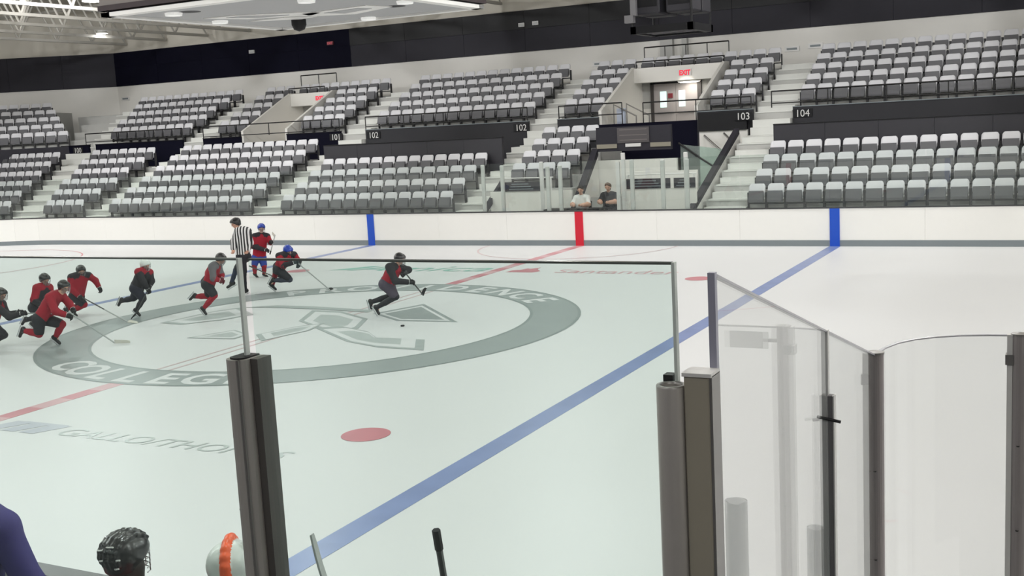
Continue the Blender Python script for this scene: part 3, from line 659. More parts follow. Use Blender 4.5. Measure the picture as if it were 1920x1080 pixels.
block('lower wedge block', range(6), lambda r: -25.05 - 0.35 * r, -22.42)
block('lower corner block', range(6), lambda r: -31.5 - 0.3 * r, lambda r: -26.75 - 0.35 * r)
block('upper right block', range(5), 4.68, 4.68 + 45 * PITCH_SEAT, False)
block('upper block right of the doorway', range(4), 1.42, 3.3, False)
block('top row over the lit doorway', range(4, 5), -2.35, 3.35, False)
block('upper block left of the doorway', range(5), -4.13, -2.44, False)
block('upper middle block', range(5), -12.56, -5.22, False)
block('upper block right of the small doorway', range(4), -16.5, -14.0, False)
block('top row over the small doorway', range(4, 5), -19.0, -13.9, False)
block('upper block left of the small doorway', range(5), -21.1, -19.08, False)
block('upper left block', range(5), lambda r: -27.65 - 0.33 * r, -22.3, False)
for r in range(5):
    for k in range(14):
        lx, ly = -0.45 - 0.45 * r - PITCH_SEAT * (k + 0.5), -0.1 + 0.85 * r
        seats.append((-29.75 + lx * math.cos(CA) - ly * math.sin(CA), 21.4 + lx * math.sin(CA) + ly * math.cos(CA), upz(r), CA, 'upper corner block', r, k + 1))
def visible(s):
    d = Vector((s[0], s[1], s[2] + 0.5)) - CAM_POS
    f = Vector((-math.sin(YAW), math.cos(YAW), 0)); r = Vector((math.cos(YAW), math.sin(YAW), 0))
    return d.dot(r) / d.dot(f)
seats.sort(key=lambda s: (Vector(s[:3]) - CAM_POS).length)
side = [s for s in seats if visible(s) >= 0.455]; seats = [s for s in seats if visible(s) < 0.455]
near = seats[:300]; rest = seats[300:]
WHERE = {'lower right block': 'lower right block', 'lower middle block': 'lower middle block', 'small lower block by the tunnel': 'small lower block beside the tunnel'}
for (x, y, z, rz, blk, r, k) in near:
    rown = ROWN[4] if (r == 4 and not blk.startswith(('upper', 'top'))) else ('top' if r == 4 else ROWN[r])
    lab = 'grey folded seat, %s from left in %s' % (ORD[k] if k < len(ORD) else 'last', blk if blk.startswith('top row') else '%s row of %s' % (rown, blk))
    t = thing('folding_seat', lab, 'seat', (x, y, z), rz, blk + ' seats' if blk.startswith('top row') else '%s row seats of the %s' % (rown, blk))
    link('backrest', SB_, t); link('seat_pan', SP_, t); link('seat_standard', SS_, t)
for nm, lab, rest in (('distant_seats', 'rows of grey folded seats in the far left blocks', rest), ('side_seats', 'rows of grey folded seats going on past the right edge', side)):
    V = []; F = []; MI = []; base = 0
    parts = [(np.array([v.co[:] for v in me.vertices]), [tuple(p.vertices) for p in me.polygons], mi) for me, mi in ((SB_, 0), (SP_, 1), (SS_, 2))]
    for (x, y, z, rz, blk, r, k) in rest:
        c, s_ = math.cos(rz), math.sin(rz); Rm = np.array([[c, -s_, 0], [s_, c, 0], [0, 0, 1]])
        for vv, ff, mi in parts:
            V.append(vv @ Rm.T + np.array([x, y, z])); F += [tuple(i + base for i in f) for f in ff]; MI += [mi] * len(ff); base += len(vv)
    me = bpy.data.meshes.new(nm); me.from_pydata(np.concatenate(V).tolist(), [], F)
    for m in (M_seatb, M_seatp, M_seats): me.materials.append(m)
    me.polygons.foreach_set('material_index', MI); me.polygons.foreach_set('use_smooth', [m == 0 for m in MI]); me.update()
    tag(link(nm, me), lab, 'seats', None, 'stuff')

# ================================================================== PEOPLE
def sdf_mesh(name, prims, mats, h=0.02, k=0.03, cut=None, parent=None, smooth=True):
    """one continuous surface round a set of tapered capsules (a, b, ra, rb, material index), by surface nets"""
    A = [np.array(p[0], float) for p in prims]; B = [np.array(p[1], float) for p in prims]
    rm = max(max(p[2], p[3]) for p in prims)
    P = np.array(A + B); lo = P.min(0) - rm - 2.5 * h; hi = P.max(0) + rm + 2.5 * h
    n = np.ceil((hi - lo) / h).astype(int) + 1
    gx, gy, gz = np.meshgrid(*[lo[i] + h * np.arange(n[i]) for i in range(3)], indexing='ij')
    G = np.stack([gx, gy, gz], -1).astype(np.float32)
    D = np.full(n, 1e3, np.float32); best = np.full(n, 1e3, np.float32); who = np.zeros(n, np.int16)
    for a, b, p in zip(A, B, prims):
        ab = b - a; L = max(1e-9, float(ab @ ab))
        t = np.clip(((G - a.astype(np.float32)) @ ab.astype(np.float32)) / L, 0, 1)
        d = np.linalg.norm(G - a.astype(np.float32) - t[..., None] * ab.astype(np.float32), axis=-1) - (p[2] + (p[3] - p[2]) * t)
        m = d < best; best[m] = d[m]; who[m] = p[4] if len(p) > 4 else 0
        if k > 0:
            hh = np.clip(0.5 + 0.5 * (D - d) / k, 0, 1); D = D + (d - D) * hh - k * hh * (1 - hh)
        else: D = np.minimum(D, d)
    if cut:
        for (c, nv) in cut:
            nv = np.array(nv, float); nv /= np.linalg.norm(nv)
            D = np.maximum(D, -((G - np.array(c, np.float32)) @ nv.astype(np.float32)))
    ins = D < 0
    c8 = [(i, j, q) for i in (0, 1) for j in (0, 1) for q in (0, 1)]
    sub = lambda F, o: F[o[0]:F.shape[0] - 1 + o[0], o[1]:F.shape[1] - 1 + o[1], o[2]:F.shape[2] - 1 + o[2]]
    cnt = sum(sub(ins, o).astype(np.int8) for o in c8); act = (cnt > 0) & (cnt < 8)
    idx = np.full(act.shape, -1, np.int64); ai = np.argwhere(act); idx[act] = np.arange(len(ai))
    acc = np.zeros((len(ai), 3)); num = np.zeros(len(ai))
    for e in range(3):
        for o in c8:
            if o[e]: continue
            o2 = list(o); o2[e] = 1
            d0 = sub(D, o)[act]; d1 = sub(D, tuple(o2))[act]; cr = (d0 < 0) != (d1 < 0)
            t = np.where(cr, d0 / np.where(cr, d0 - d1, 1), 0)
            pt = np.array(o, float)[None].repeat(len(ai), 0); pt[:, e] = t
            acc += pt * cr[:, None]; num += cr
    V = lo + h * (ai + acc / num[:, None])
    F = []; FM = []
    for e in range(3):
        u, v = [(1, 2), (2, 0), (0, 1)][e]
        s0 = [slice(0, None)] * 3; s1 = [slice(0, None)] * 3; s0[e] = slice(0, -1); s1[e] = slice(1, None)
        a, b = ins[tuple(s0)], ins[tuple(s1)]; cr = np.argwhere(a != b)
        cr = cr[(cr[:, u] > 0) & (cr[:, v] > 0)]
        def cell(du, dv):
            q = cr.copy(); q[:, u] -= du; q[:, v] -= dv
            q = np.minimum(q, np.array(act.shape) - 1); return idx[q[:, 0], q[:, 1], q[:, 2]]
        Q = np.stack([cell(1, 1), cell(0, 1), cell(0, 0), cell(1, 0)], 1)
        fl = ~a[cr[:, 0], cr[:, 1], cr[:, 2]]; Q[fl] = Q[fl][:, ::-1]
        ok = (Q >= 0).all(1); F.append(Q[ok]); FM.append(who[cr[:, 0], cr[:, 1], cr[:, 2]][ok])
    F = np.concatenate(F); FM = np.concatenate(FM)
    me = bpy.data.meshes.new(name); me.from_pydata(V.tolist(), [], F.tolist())
    for m in (mats if isinstance(mats, (list, tuple)) else [mats]): me.materials.append(m)
    me.polygons.foreach_set('material_index', FM.astype(np.int32)); me.polygons.foreach_set('use_smooth', [smooth] * len(F)); me.update()
    return link(name, me, parent)
V3 = lambda p: np.array(p, float)
def nrm(v): v = V3(v); return v / (np.linalg.norm(v) + 1e-9)
M_skin = mat('skin', (205, 160, 138), 0.55, noise=0.04, nscale=20)
M_eye = mat('eye_dark', (30, 24, 22), 0.2); M_lip = mat('lip', (160, 92, 86), 0.5)
M_jred = mat('jersey_red', (148, 13, 36), 0.8, noise=0.06, nscale=14, bump=0.3)
M_jblk = mat('jersey_black', (34, 33, 38), 0.8, noise=0.08, nscale=14, bump=0.3)
M_jgrey = mat('jersey_grey', (104, 100, 104), 0.8, noise=0.06, nscale=14, bump=0.3)
M_jwht = mat('cloth_white', (228, 228, 226), 0.8, noise=0.03, nscale=14, bump=0.2)
M_pblk = mat('pants_black', (28, 29, 36), 0.7, noise=0.1, nscale=10, bump=0.2)
M_ppur = mat('pants_purple_grey', (70, 62, 76), 0.7, noise=0.08, nscale=10, bump=0.2)
M_pblu = mat('pants_blue', (24, 52, 140), 0.7, noise=0.08, nscale=10, bump=0.2)
M_glv = mat('glove_black', (26, 26, 29), 0.6, bump=0.2, nscale=30); M_glvr = mat('glove_dark_red', (104, 30, 42), 0.6, bump=0.2, nscale=30); M_glvg = mat('glove_dark_green', (40, 56, 58), 0.6)
M_hblk = mat('helmet_black', (26, 27, 29), 0.28, coat=0.4); M_hwht = mat('helmet_white', (222, 226, 222), 0.3, coat=0.4); M_hblu = mat('helmet_blue', (26, 60, 160), 0.3, coat=0.4)
M_org = mat('stripe_orange', (240, 92, 40), 0.4); M_cage = mat('cage_wire', (150, 150, 152), 0.35, 0.8)
M_boot = mat('skate_boot', (26, 26, 28), 0.4); M_hold = mat('blade_holder', (214, 216, 216), 0.4); M_blade = mat('blade_steel', (190, 192, 196), 0.2, 1.0)
M_shaft = mat('stick_shaft_dark', (58, 60, 60), 0.4); M_shaftl = mat('stick_shaft_pale', (168, 172, 170), 0.4); M_tape = mat('black_tape', (22, 22, 23), 0.8); M_tapew = mat('pale_tape', (206, 204, 194), 0.8)
M_puck = mat('puck_rubber', (14, 14, 15), 0.6)
def stripes_mat():
    m = mat('referee_stripes', (225, 225, 224), 0.8); nt = m.node_tree; b = nt.nodes['Principled BSDF']
    tc = nt.nodes.new('ShaderNodeTexCoord'); wv = nt.nodes.new('ShaderNodeTexWave'); wv.wave_type = 'BANDS'; wv.bands_direction = 'X'; wv.inputs['Scale'].default_value = 5.2
    rp = nt.nodes.new('ShaderNodeValToRGB'); rp.color_ramp.interpolation = 'CONSTANT'; rp.color_ramp.elements[0].color = (0.02, 0.02, 0.022, 1); rp.color_ramp.elements[1].position = 0.5; rp.color_ramp.elements[1].color = (0.78, 0.78, 0.77, 1)
    nt.links.new(tc.outputs['Object'], wv.inputs['Vector']); nt.links.new(wv.outputs['Fac'], rp.inputs[0]); nt.links.new(rp.outputs[0], b.inputs['Base Color']); return m
M_ref = stripes_mat()

KEYS = ['head', 'neck', 'shR', 'shL', 'elR', 'haR', 'elL', 'haL', 'pelvis', 'hipR', 'hipL', 'kneeR', 'ankR', 'toeR', 'kneeL', 'ankL', 'toeL']
def glove(t, J, s, mt, cuff, sc, face=None):
    """padded glove: cuff, palm, four curled fingers of unequal length and a thumb off the side"""
    e, w = V3(J['el' + s]), V3(J['ha' + s]); d = nrm(w - e)
    up = nrm(np.cross(d, (0.3, 1, 0.2))); sd = np.cross(d, up)
    if up[2] < 0: up, sd = -up, -sd
    pr = [(w - d * 0.10 * sc, w - d * 0.05 * sc, 0.058 * sc, 0.056 * sc, 1), (w - d * 0.02 * sc, w + d * 0.04 * sc, 0.05 * sc, 0.048 * sc, 0)]
    for i, L in enumerate((0.05, 0.06, 0.055, 0.042)):
        o = (i - 1.5) * 0.026 * sc; a = w + d * 0.06 * sc + up * o; b = a + d * L * sc * 0.6 + sd * 0.012 * sc; c = b - d * 0.012 * sc + sd * 0.045 * sc
        pr += [(a, b, 0.0155 * sc, 0.015 * sc, 0), (b, c, 0.015 * sc, 0.0135 * sc, 0)]
    a = w + up * 0.04 * sc; b = a + (d * 0.035 + up * 0.025 + sd * 0.02) * sc; pr += [(a, b, 0.018 * sc, 0.016 * sc, 0), (b, b + (d * 0.02 + sd * 0.025) * sc, 0.016 * sc, 0.013 * sc, 0)]
    return sdf_mesh('glove', pr, [mt, cuff], 0.0085 * max(1, sc), 0.006, None, t)
def skate(t, J, s, sc):
    a, k, q = V3(J['ank' + s]), V3(J['knee' + s]), V3(J['toe' + s]); f = nrm(q - a); sh = nrm(a - k)
    dn = nrm(sh - f * (sh @ f)) if abs(sh @ f) < 0.95 else nrm(np.cross(f, (0, 1, 0)))
    heel = a - f * 0.035 * sc + dn * 0.035 * sc; toe = heel + f * 0.19 * sc + dn * 0.012 * sc
    if np.linalg.norm(q - a) > 0.01: pass
    o = sdf_mesh('skate', [(a - sh * 0.07 * sc, a, 0.052 * sc, 0.05 * sc, 0), (a, heel, 0.05 * sc, 0.042 * sc, 0), (heel, toe, 0.042 * sc, 0.036 * sc, 0)], [M_boot], 0.014, 0.03, None, t)
    side = np.cross(f, dn)
    def bar(nm, a0, a1, d0, d1, w, m):
        c = [heel + f * x * sc + dn * y * sc + side * z for x in (a0, a1) for y in (d0, d1) for z in (-w, w)]
        MB().add(c, [(0, 1, 3, 2), (4, 6, 7, 5), (0, 4, 5, 1), (2, 3, 7, 6), (0, 2, 6, 4), (1, 5, 7, 3)]).obj(nm, m, o)
    bar('blade_holder', -0.02, 0.06, 0.035, 0.068, 0.011, M_hold); bar('blade_holder', 0.12, 0.2, 0.035, 0.068, 0.011, M_hold); bar('blade_holder', 0.02, 0.16, 0.055, 0.068, 0.009, M_hold)
    bar('blade', -0.045, 0.225, 0.066, 0.088, 0.0025, M_blade)
def head_parts(t, hd, look, up, hr, hmat, cage=True, stripe=None, ridges=False, h=0.013):
    """helmet open at the face, wire cage, eyes and mouth"""
    f = nrm(look); u = nrm(V3(up) - f * (V3(up) @ f)); s = np.cross(f, u); c = V3(hd)
    R = hr
    pr = [(c + u * 0.25 * R - f * 0.28 * R, c + u * 0.25 * R + f * 0.22 * R, R * 1.02, R * 0.95, 0), (c - u * 0.25 * R - f * 0.34 * R, c + u * 0.1 * R - f * 0.2 * R, R * 0.86, R * 0.98, 0)]
    mats_ = [hmat]
    if stripe is not None:
        mats_.append(stripe); pts = [c + R * (u * (0.28 + 1.02 * math.sin(a)) + f * (-0.05 + 1.25 * math.cos(a))) for a in np.linspace(0.45, 3.4, 9)]
        pr += [(a, b, 0.2 * R, 0.2 * R, 1) for a, b in zip(pts, pts[1:])]
    if ridges:
        for o in (-0.62, -0.3, 0.0, 0.3, 0.62):
            pts = [c + s * o * R + R * (u * (0.25 + (1.04 - 0.42 * o * o) * math.sin(a)) + f * (-0.04 + (1.26 - 0.4 * o * o) * math.cos(a))) for a in np.linspace(0.7, 3.6, 9)]
            pr += [(a, b, 0.085 * R, 0.085 * R, 0) for a, b in zip(pts, pts[1:])]
    o = sdf_mesh('helmet', pr, mats_, h, 0.012, [(c - u * 0.12 * R + f * 0.3 * R, u * 0.75 - f * 0.66), (c - u * 0.62 * R, u)], t)
    for sd in (-1, 1):
        MB().lathe([(0.001, -0.004), (0.009, -0.002), (0.009, 0.002), (0.001, 0.004)], n=8)
        e = c + f * R * 0.76 + s * sd * R * 0.3 + u * R * 0.02
        sdf_mesh('eye', [(e, e + f * 0.001, R * 0.1, R * 0.1, 0)], [M_eye], R * 0.06, 0, None, t)
    mth = c + f * R * 0.72 - u * R * 0.5
    MB().tube([mth - s * R * 0.22, mth + f * R * 0.03, mth + s * R * 0.22], R * 0.06, 6).obj('mouth', M_lip, t)
    if cage:
        mb = MB()
        for z in (0.12, -0.12, -0.36, -0.6, -0.82):
            mb.tube([c + R * (f * (0.12 + 1.0 * math.cos(a)) + s * 0.95 * math.sin(a) + u * z) for a in np.linspace(-1.25, 1.25, 7)], 0.004, 4)
        for a in (-0.9, -0.45, 0, 0.45, 0.9):
            mb.tube([c + R * (f * (0.12 + 1.0 * math.cos(a)) + s * 0.95 * math.sin(a) + u * z) for z in (0.14, -0.84)], 0.004, 4)
        mb.obj('face_cage', M_cage, o)
    return o
def body_prims(J, sc, hr, look, up):
    f = nrm(look); u = nrm(V3(up) - f * (V3(up) @ f)); s = np.cross(f, u); g = {k: V3(v) for k, v in J.items()}; c = g['head']
    ch = 0.5 * (g['shR'] + g['shL']); pl = g['pelvis']
    pr = [(c + u * hr * 0.18 - f * hr * 0.12, c + u * hr * 0.18 - f * hr * 0.02, hr * 0.8, hr * 0.8, 0), (c - u * hr * 0.35 + f * hr * 0.2, c - u * hr * 0.62 + f * hr * 0.32, hr * 0.52, hr * 0.34, 0),
          (c + f * hr * 0.76 - u * hr * 0.02, c + f * hr * 0.92 - u * hr * 0.24, hr * 0.1, hr * 0.15, 0),
          (c + s * hr * 0.78, c + s * hr * 0.82 - u * hr * 0.2, hr * 0.14, hr * 0.11, 0), (c - s * hr * 0.78, c - s * hr * 0.82 - u * hr * 0.2, hr * 0.14, hr * 0.11, 0),
          (c - u * hr * 0.5 - f * hr * 0.1, g['neck'], 0.058 * sc, 0.062 * sc, 0), (g['neck'], ch, 0.062 * sc, 0.09 * sc, 0),
          (ch, pl, 0.115 * sc, 0.11 * sc, 0), (g['shR'], g['shL'], 0.062 * sc, 0.062 * sc, 0), (g['hipR'], g['hipL'], 0.1 * sc, 0.1 * sc, 0)]
    for q in 'RL':
        pr += [(g['sh' + q], g['el' + q], 0.052 * sc, 0.042 * sc, 0), (g['el' + q], g['ha' + q], 0.042 * sc, 0.028 * sc, 0),
               (g['hip' + q], g['knee' + q], 0.085 * sc, 0.058 * sc, 0), (g['knee' + q], g['ank' + q], 0.055 * sc, 0.036 * sc, 0), (g['ank' + q], g['ank' + q] + 0.3 * (g['toe' + q] - g['ank' + q]), 0.034 * sc, 0.024 * sc, 0)]
    return pr
def player(name, label, base, joints, look, up=(0, 0, 1), sc=0.82, hr=0.105, jersey=(M_jred, M_jblk, M_jred, M_jblk), pants=M_pblk, sock=(M_jred, M_jred), helmet=M_hblk, gl=(M_glv, M_jwht), rz=YAW, skates=True, cage=True, gloves=True, stripe=None, ridges=False, hh=0.013, group=None, pants_r=1.0, z0=0.0, fine=1.0):
    """jersey = torso, shoulders, upper arms, forearms"""
    t = thing('person', label, 'person', (base[0], base[1], z0), rz, group)
    J = dict(zip(KEYS, joints)); g = {k: V3(v) for k, v in J.items()}
    sdf_mesh('body', body_prims(J, sc, hr, look, up), [M_skin], 0.016, 0.025, None, t)
    ax = nrm(g['neck'] - g['pelvis']); ch = 0.5 * (g['shR'] + g['shL'])
    inR, inL = g['shR'] + 0.28 * (g['shL'] - g['shR']), g['shL'] + 0.28 * (g['shR'] - g['shL'])
    mid = 0.55 * ch + 0.45 * g['pelvis']
    jp = [(inR - ax * 0.05, g['hipR'] + 0.12 * (g['hipL'] - g['hipR']) + ax * 0.05, 0.128 * sc, 0.15 * sc, 0), (inL - ax * 0.05, g['hipL'] + 0.12 * (g['hipR'] - g['hipL']) + ax * 0.05, 0.128 * sc, 0.15 * sc, 0), (ch - ax * 0.04, mid, 0.15 * sc, 0.165 * sc, 0),
          (g['shR'], inR + ax * 0.015, 0.102 * sc, 0.12 * sc, 1), (g['shL'], inL + ax * 0.015, 0.102 * sc, 0.12 * sc, 1), (ch, g['neck'] - ax * 0.03, 0.12 * sc, 0.085 * sc, 1)]
    for q in 'RL':
        w = g['ha' + q] - nrm(g['ha' + q] - g['el' + q]) * 0.06 * sc
        jp += [(g['sh' + q], g['el' + q], 0.094 * sc, 0.082 * sc, 2), (g['el' + q], w, 0.082 * sc, 0.068 * sc, 3)]
    sdf_mesh('jersey', jp, list(jersey), 0.02 * fine, 0.035, None, t)
    pp = [(g['hipR'], g['hipL'], 0.15 * sc, 0.15 * sc, 0), (g['pelvis'], g['pelvis'] + ax * 0.06, 0.15 * sc, 0.14 * sc, 0)]
    for q in 'RL': pp += [(g['hip' + q], g['hip' + q] + 0.86 * (g['knee' + q] - g['hip' + q]), 0.142 * sc * pants_r, 0.112 * sc * pants_r, 0)]
    sdf_mesh('pants', pp, [pants], 0.02, 0.03, None, t)
    for q, sm in zip('RL', sock):
        kn, an = g['knee' + q], g['ank' + q]; m = kn + 0.55 * (an - kn)
        sdf_mesh('sock', [(kn + 0.12 * (g['hip' + q] - kn), kn, 0.085 * sc * pants_r, 0.088 * sc * pants_r, 0), (kn, m, 0.084 * sc * pants_r, 0.074 * sc * pants_r, 0), (m, an, 0.074 * sc * pants_r, 0.056 * sc, 0)], [sm], 0.018, 0.02, None, t)
        if skates: skate(t, J, q, sc)
        else: sdf_mesh('shoe', [(an, an + 0.9 * (g['toe' + q] - an), 0.052 * sc, 0.042 * sc, 0), (an - (g['toe' + q] - an) * 0.25, an, 0.045 * sc, 0.05 * sc, 0)], [M_boot], 0.014, 0.02, None, t)
        if gloves: glove(t, J, q, gl[0], gl[1], sc * 1.12)
        else:
            o = glove(t, J, q, M_skin, M_skin, sc * 0.8); o.name = 'hand'
    if helmet: head_parts(t, g['head'], look, up, hr, helmet, cage, stripe, ridges, hh)
    return t
def stick(label, top, heel, toe, sm=M_shaft, bm=M_tape, group='hockey sticks in play', split=None, r=0.014):
    """shaft with taped knob and a thin curved blade"""
    top, heel, toe = Vector(top), Vector(heel), Vector(toe)
    t = thing('hockey_stick', label, 'hockey stick', top); d = (heel - top).normalized()
    k = 0.55
    if split:
        MB().tube([(0, 0, 0), (heel - top) * k], r, 6).obj('shaft', sm, t); MB().tube([(heel - top) * k, heel - top], r, 6).obj('lower_shaft', split, t)
    else: MB().tube([(0, 0, 0), heel - top], r, 6).obj('shaft', sm, t)
    MB().tube([-d * 0.015, d * 0.09], r * 1.25, 6).obj('grip_tape', M_tape, t)
    b = (toe - heel).normalized(); n = b.cross(d).normalized(); u = n.cross(b).normalized()
    if u.dot(d) > 0: u = -u
    L = (toe - heel).length; h = 0.037; vs = []
    for i in range(6):
        q = i / 5; c = heel - top + b * L * q + n * 0.02 * q * q; hh = h * (1.0 - 0.25 * q if i < 5 else 0.55)
        for sn in (-0.005, 0.005): vs += [c + n * sn - u * 0.008, c + n * sn + u * (2 * hh - 0.008)]
    fs = []
    for i in range(5):
        a, b_ = 4 * i, 4 * i + 4
        for (p, q) in ((0, 1), (1, 3), (3, 2), (2, 0)): fs.append((a + p, a + q, b_ + q, b_ + p))
    fs += [(0, 2, 3, 1), (20, 21, 23, 22)]
    MB().add(vs, fs).obj('blade', bm, t)
    return t
PLAYERS = {'lead': ((0.77, 0.89), [(0.585, 0, 1.152), (0.501, 0, 1.027), (0.378, -0.16, 1.022), (0.58, 0.15, 0.96), (0.485, -0.25, 0.749), (0.773, -0.18, 0.702), (0.726, 0.16, 0.908), (0.657, 0.05, 0.861), (0.277, 0, 0.725), (0.252, -0.1, 0.676), (0.316, 0.1, 0.655), (0.46, -0.12, 0.419), (0.067, -0.08, 0.217), (0.155, -0.1, 0.052), (0.405, 0.12, 0.418), (-0.055, 0.1, 0.304), (-0.026, 0.12, 0.135)]),
    'bluehelm': ((-3.94, 3.42), [(0.493, 0, 0.995), (0.419, 0, 0.87), (0.299, -0.16, 0.895), (0.598, 0.14, 0.87), (0.397, -0.3, 0.677), (0.671, -0.25, 0.733), (0.708, 0.1, 0.714), (0.739, -0.1, 0.646), (0.219, 0, 0.623), (0.234, -0.1, 0.571), (0.232, 0.1, 0.558), (0.498, -0.12, 0.314), (0.11, -0.1, 0.307), (-0.064, -0.1, 0.057), (0.128, 0.14, 0.48), (0.025, 0.14, 0.173), (0.137, 0.12, 0.079)]),
    'bluepants': ((-6.23, 5.86), [(0.097, 0, 1.306), (0.071, 0, 1.164), (-0.093, -0.06, 1.107), (0.222, 0.06, 1.078), (-0.136, -0.16, 0.848), (0.223, -0.22, 0.735), (0.311, -0.02, 0.909), (0.357, -0.1, 0.93), (-0.037, 0, 0.58), (-0.101, -0.05, 0.532), (0.038, 0.03, 0.515), (-0.139, -0.15, 0.345), (-0.167, -0.05, 0.103), (-0.078, -0.1, 0.018), (0.108, -0.12, 0.299), (0.065, 0, 0.083), (0.209, -0.1, 0.017)]),
    'ref': ((-4.53, 3.09), [(-0.028, 0, 1.714), (0.037, 0, 1.583), (0.05, -0.13, 1.531), (0.217, 0.13, 1.497), (-0.065, -0.16, 1.298), (-0.077, -0.24, 1.091), (0.25, 0.16, 1.222), (0.215, -0.1, 1.034), (0.109, 0, 0.951), (0.069, -0.06, 0.922), (0.13, 0.06, 0.904), (0.078, -0.04, 0.494), (0.06, 0, 0.101), (-0.086, -0.06, 0.027), (-0.153, 0.16, 0.584), (-0.293, 0.2, 0.273), (-0.429, 0.2, 0.202)]),
    'hunch': ((-3.4, 0.48), [(0.487, 0, 1.18), (0.397, 0, 1.069), (0.335, -0.17, 1.048), (0.378, 0.15, 1.028), (0.356, -0.25, 0.806), (0.481, -0.18, 0.743), (0.442, 0.1, 0.834), (0.47, 0.0, 0.742), (0.134, 0, 0.702), (0.167, -0.1, 0.657), (0.16, 0.1, 0.64), (0.305, -0.1, 0.418), (0.047, -0.08, 0.151), (0.122, -0.1, 0.045), (0.125, 0.1, 0.386), (-0.163, 0.1, 0.39), (-0.283, 0.12, 0.276)]),
    'white': ((-4.88, 0.02), [(0.298, 0, 1.111), (0.241, 0, 1.009), (0.186, -0.16, 0.986), (0.328, 0.14, 0.927), (0.304, -0.24, 0.759), (0.36, -0.18, 0.596), (0.375, 0.08, 0.745), (0.342, 0.0, 0.629), (0.057, 0, 0.68), (0.061, -0.1, 0.624), (0.063, 0.1, 0.594), (0.218, -0.12, 0.396), (0.048, -0.1, 0.156), (0.148, -0.12, 0.048), (-0.063, 0.1, 0.389), (-0.32, 0.12, 0.34), (-0.392, 0.12, 0.202)]),
    'reach': ((-6.56, -0.21), [(0.275, 0, 0.995), (0.24, 0, 0.889), (0.098, -0.13, 0.879), (0.383, 0.12, 0.865), (0.072, -0.22, 0.655), (0.296, -0.28, 0.449), (0.526, 0.12, 0.749), (0.616, 0.08, 0.569), (0.114, 0, 0.5), (0.098, -0.1, 0.444), (0.127, 0.1, 0.412), (0.318, -0.14, 0.259), (0.045, -0.08, 0.132), (0.136, -0.1, 0.034), (0.12, 0.12, 0.203), (-0.157, 0.14, 0.142), (-0.242, 0.14, 0.026)]),
    'front': ((-3.89, -3.0), [(0.266, 0, 1.117), (0.182, 0, 0.999), (0.055, -0.2, 0.955), (0.125, 0.16, 0.957), (0.184, -0.32, 0.704), (0.388, -0.28, 0.605), (0.299, 0.08, 0.775), (0.397, -0.02, 0.673), (-0.228, 0, 0.59), (-0.224, -0.12, 0.549), (-0.227, 0.1, 0.511), (-0.248, -0.14, 0.267), (-0.54, -0.1, 0.337), (-0.606, -0.1, 0.197), (0.139, 0.02, 0.402), (-0.018, 0.04, 0.159), (0.118, 0.02, 0.031)]),
    'behind': ((-6.15, -1.62), [(0.34, 0, 1.015), (0.294, 0, 0.904), (0.22, -0.16, 0.864), (0.352, 0.14, 0.824), (0.16, -0.24, 0.632), (0.31, -0.24, 0.489), (0.403, 0.12, 0.608), (0.403, 0.05, 0.46), (0.09, 0, 0.496), (0.092, -0.1, 0.444), (0.074, 0.1, 0.413), (0.258, -0.12, 0.257), (0.015, -0.06, 0.113), (0.103, -0.08, 0.02), (0.125, 0.12, 0.246), (-0.189, 0.12, 0.16), (-0.271, 0.12, 0.039)]),
    'edge': ((-5.12, -3.48), [(0.316, 0, 1.019), (0.252, 0, 0.909), (0.211, -0.17, 0.867), (0.235, 0.15, 0.814), (0.525, -0.24, 0.616), (0.764, -0.22, 0.661), (0.345, 0.08, 0.612), (0.609, 0.0, 0.652), (0.02, 0, 0.509), (0.04, -0.1, 0.463), (0.006, 0.1, 0.429), (0.32, -0.1, 0.251), (0.039, -0.08, 0.107), (0.14, -0.1, 0.023), (0.154, 0.1, 0.285), (-0.134, 0.12, 0.193), (-0.208, 0.12, 0.092)])}
RT = (1, 0, 0)
def P(key, label, **kw):
    b, j = PLAYERS[key]; return player(key, label, b, j, **kw)
P('lead', 'skater in black helmet and red and black jersey leading alone behind the puck', look=(0.8, -0.55, -0.25), jersey=(M_jred, M_jblk, M_jblk, M_jblk), pants=M_ppur, sock=(M_pblk, M_pblk), gl=(M_glv, M_jwht))
P('bluehelm', 'crouching skater in bright blue helmet reaching a long stick forward', look=(0.75, -0.45, -0.55), jersey=(M_jred, M_jblk, M_jred, M_jblk), pants=M_pblk, sock=(mat('sock_slate', (52, 56, 70), 0.8), M_jred), helmet=M_hblu, gl=(M_glvg, M_jwht))
P('bluepants', 'skater in blue helmet and blue pants facing the camera beside the referee', look=(0.25, -1, -0.1), jersey=(M_jred, M_jblk, M_jred, M_jblk), pants=M_pblu, sock=(M_jred, M_jred), helmet=M_hblu, sc=0.8)
P('ref', 'referee in black and white striped shirt and black trousers on skates', look=(-0.7, -0.6, -0.25), jersey=(M_ref, M_ref, M_ref, M_ref), pants=M_pblk, sock=(M_pblk, mat('trouser_glass_haze', (34, 44, 66), 0.8)), sc=0.95, hr=0.112, cage=False, gloves=False, pants_r=0.78)  # left leg's bluish tone imitates the haze of the glass before it
P('hunch', 'hunched skater with grey shouldered red jersey and red socks left of the referee', look=(0.75, -0.2, -0.65), jersey=(M_jred, M_jgrey, M_jgrey, M_jred), pants=M_pblk, sock=(M_jred, M_jred), gl=(M_glvr, M_jwht))
P('white', 'skater in white helmet with black sleeves between the two red groups', look=(0.8, -0.5, -0.35), jersey=(M_jblk, M_jred, M_jblk, M_jblk), pants=mat('pants_navy', (26, 28, 44), 0.7), sock=(M_pblk, M_pblk), helmet=M_hwht)
P('reach', 'skater in the left pack stretching a black gloved arm out to the right', look=(0.55, -0.8, -0.2), jersey=(M_jred, M_jblk, M_jred, M_jred), pants=M_pblk, sock=(M_jred, M_jred))
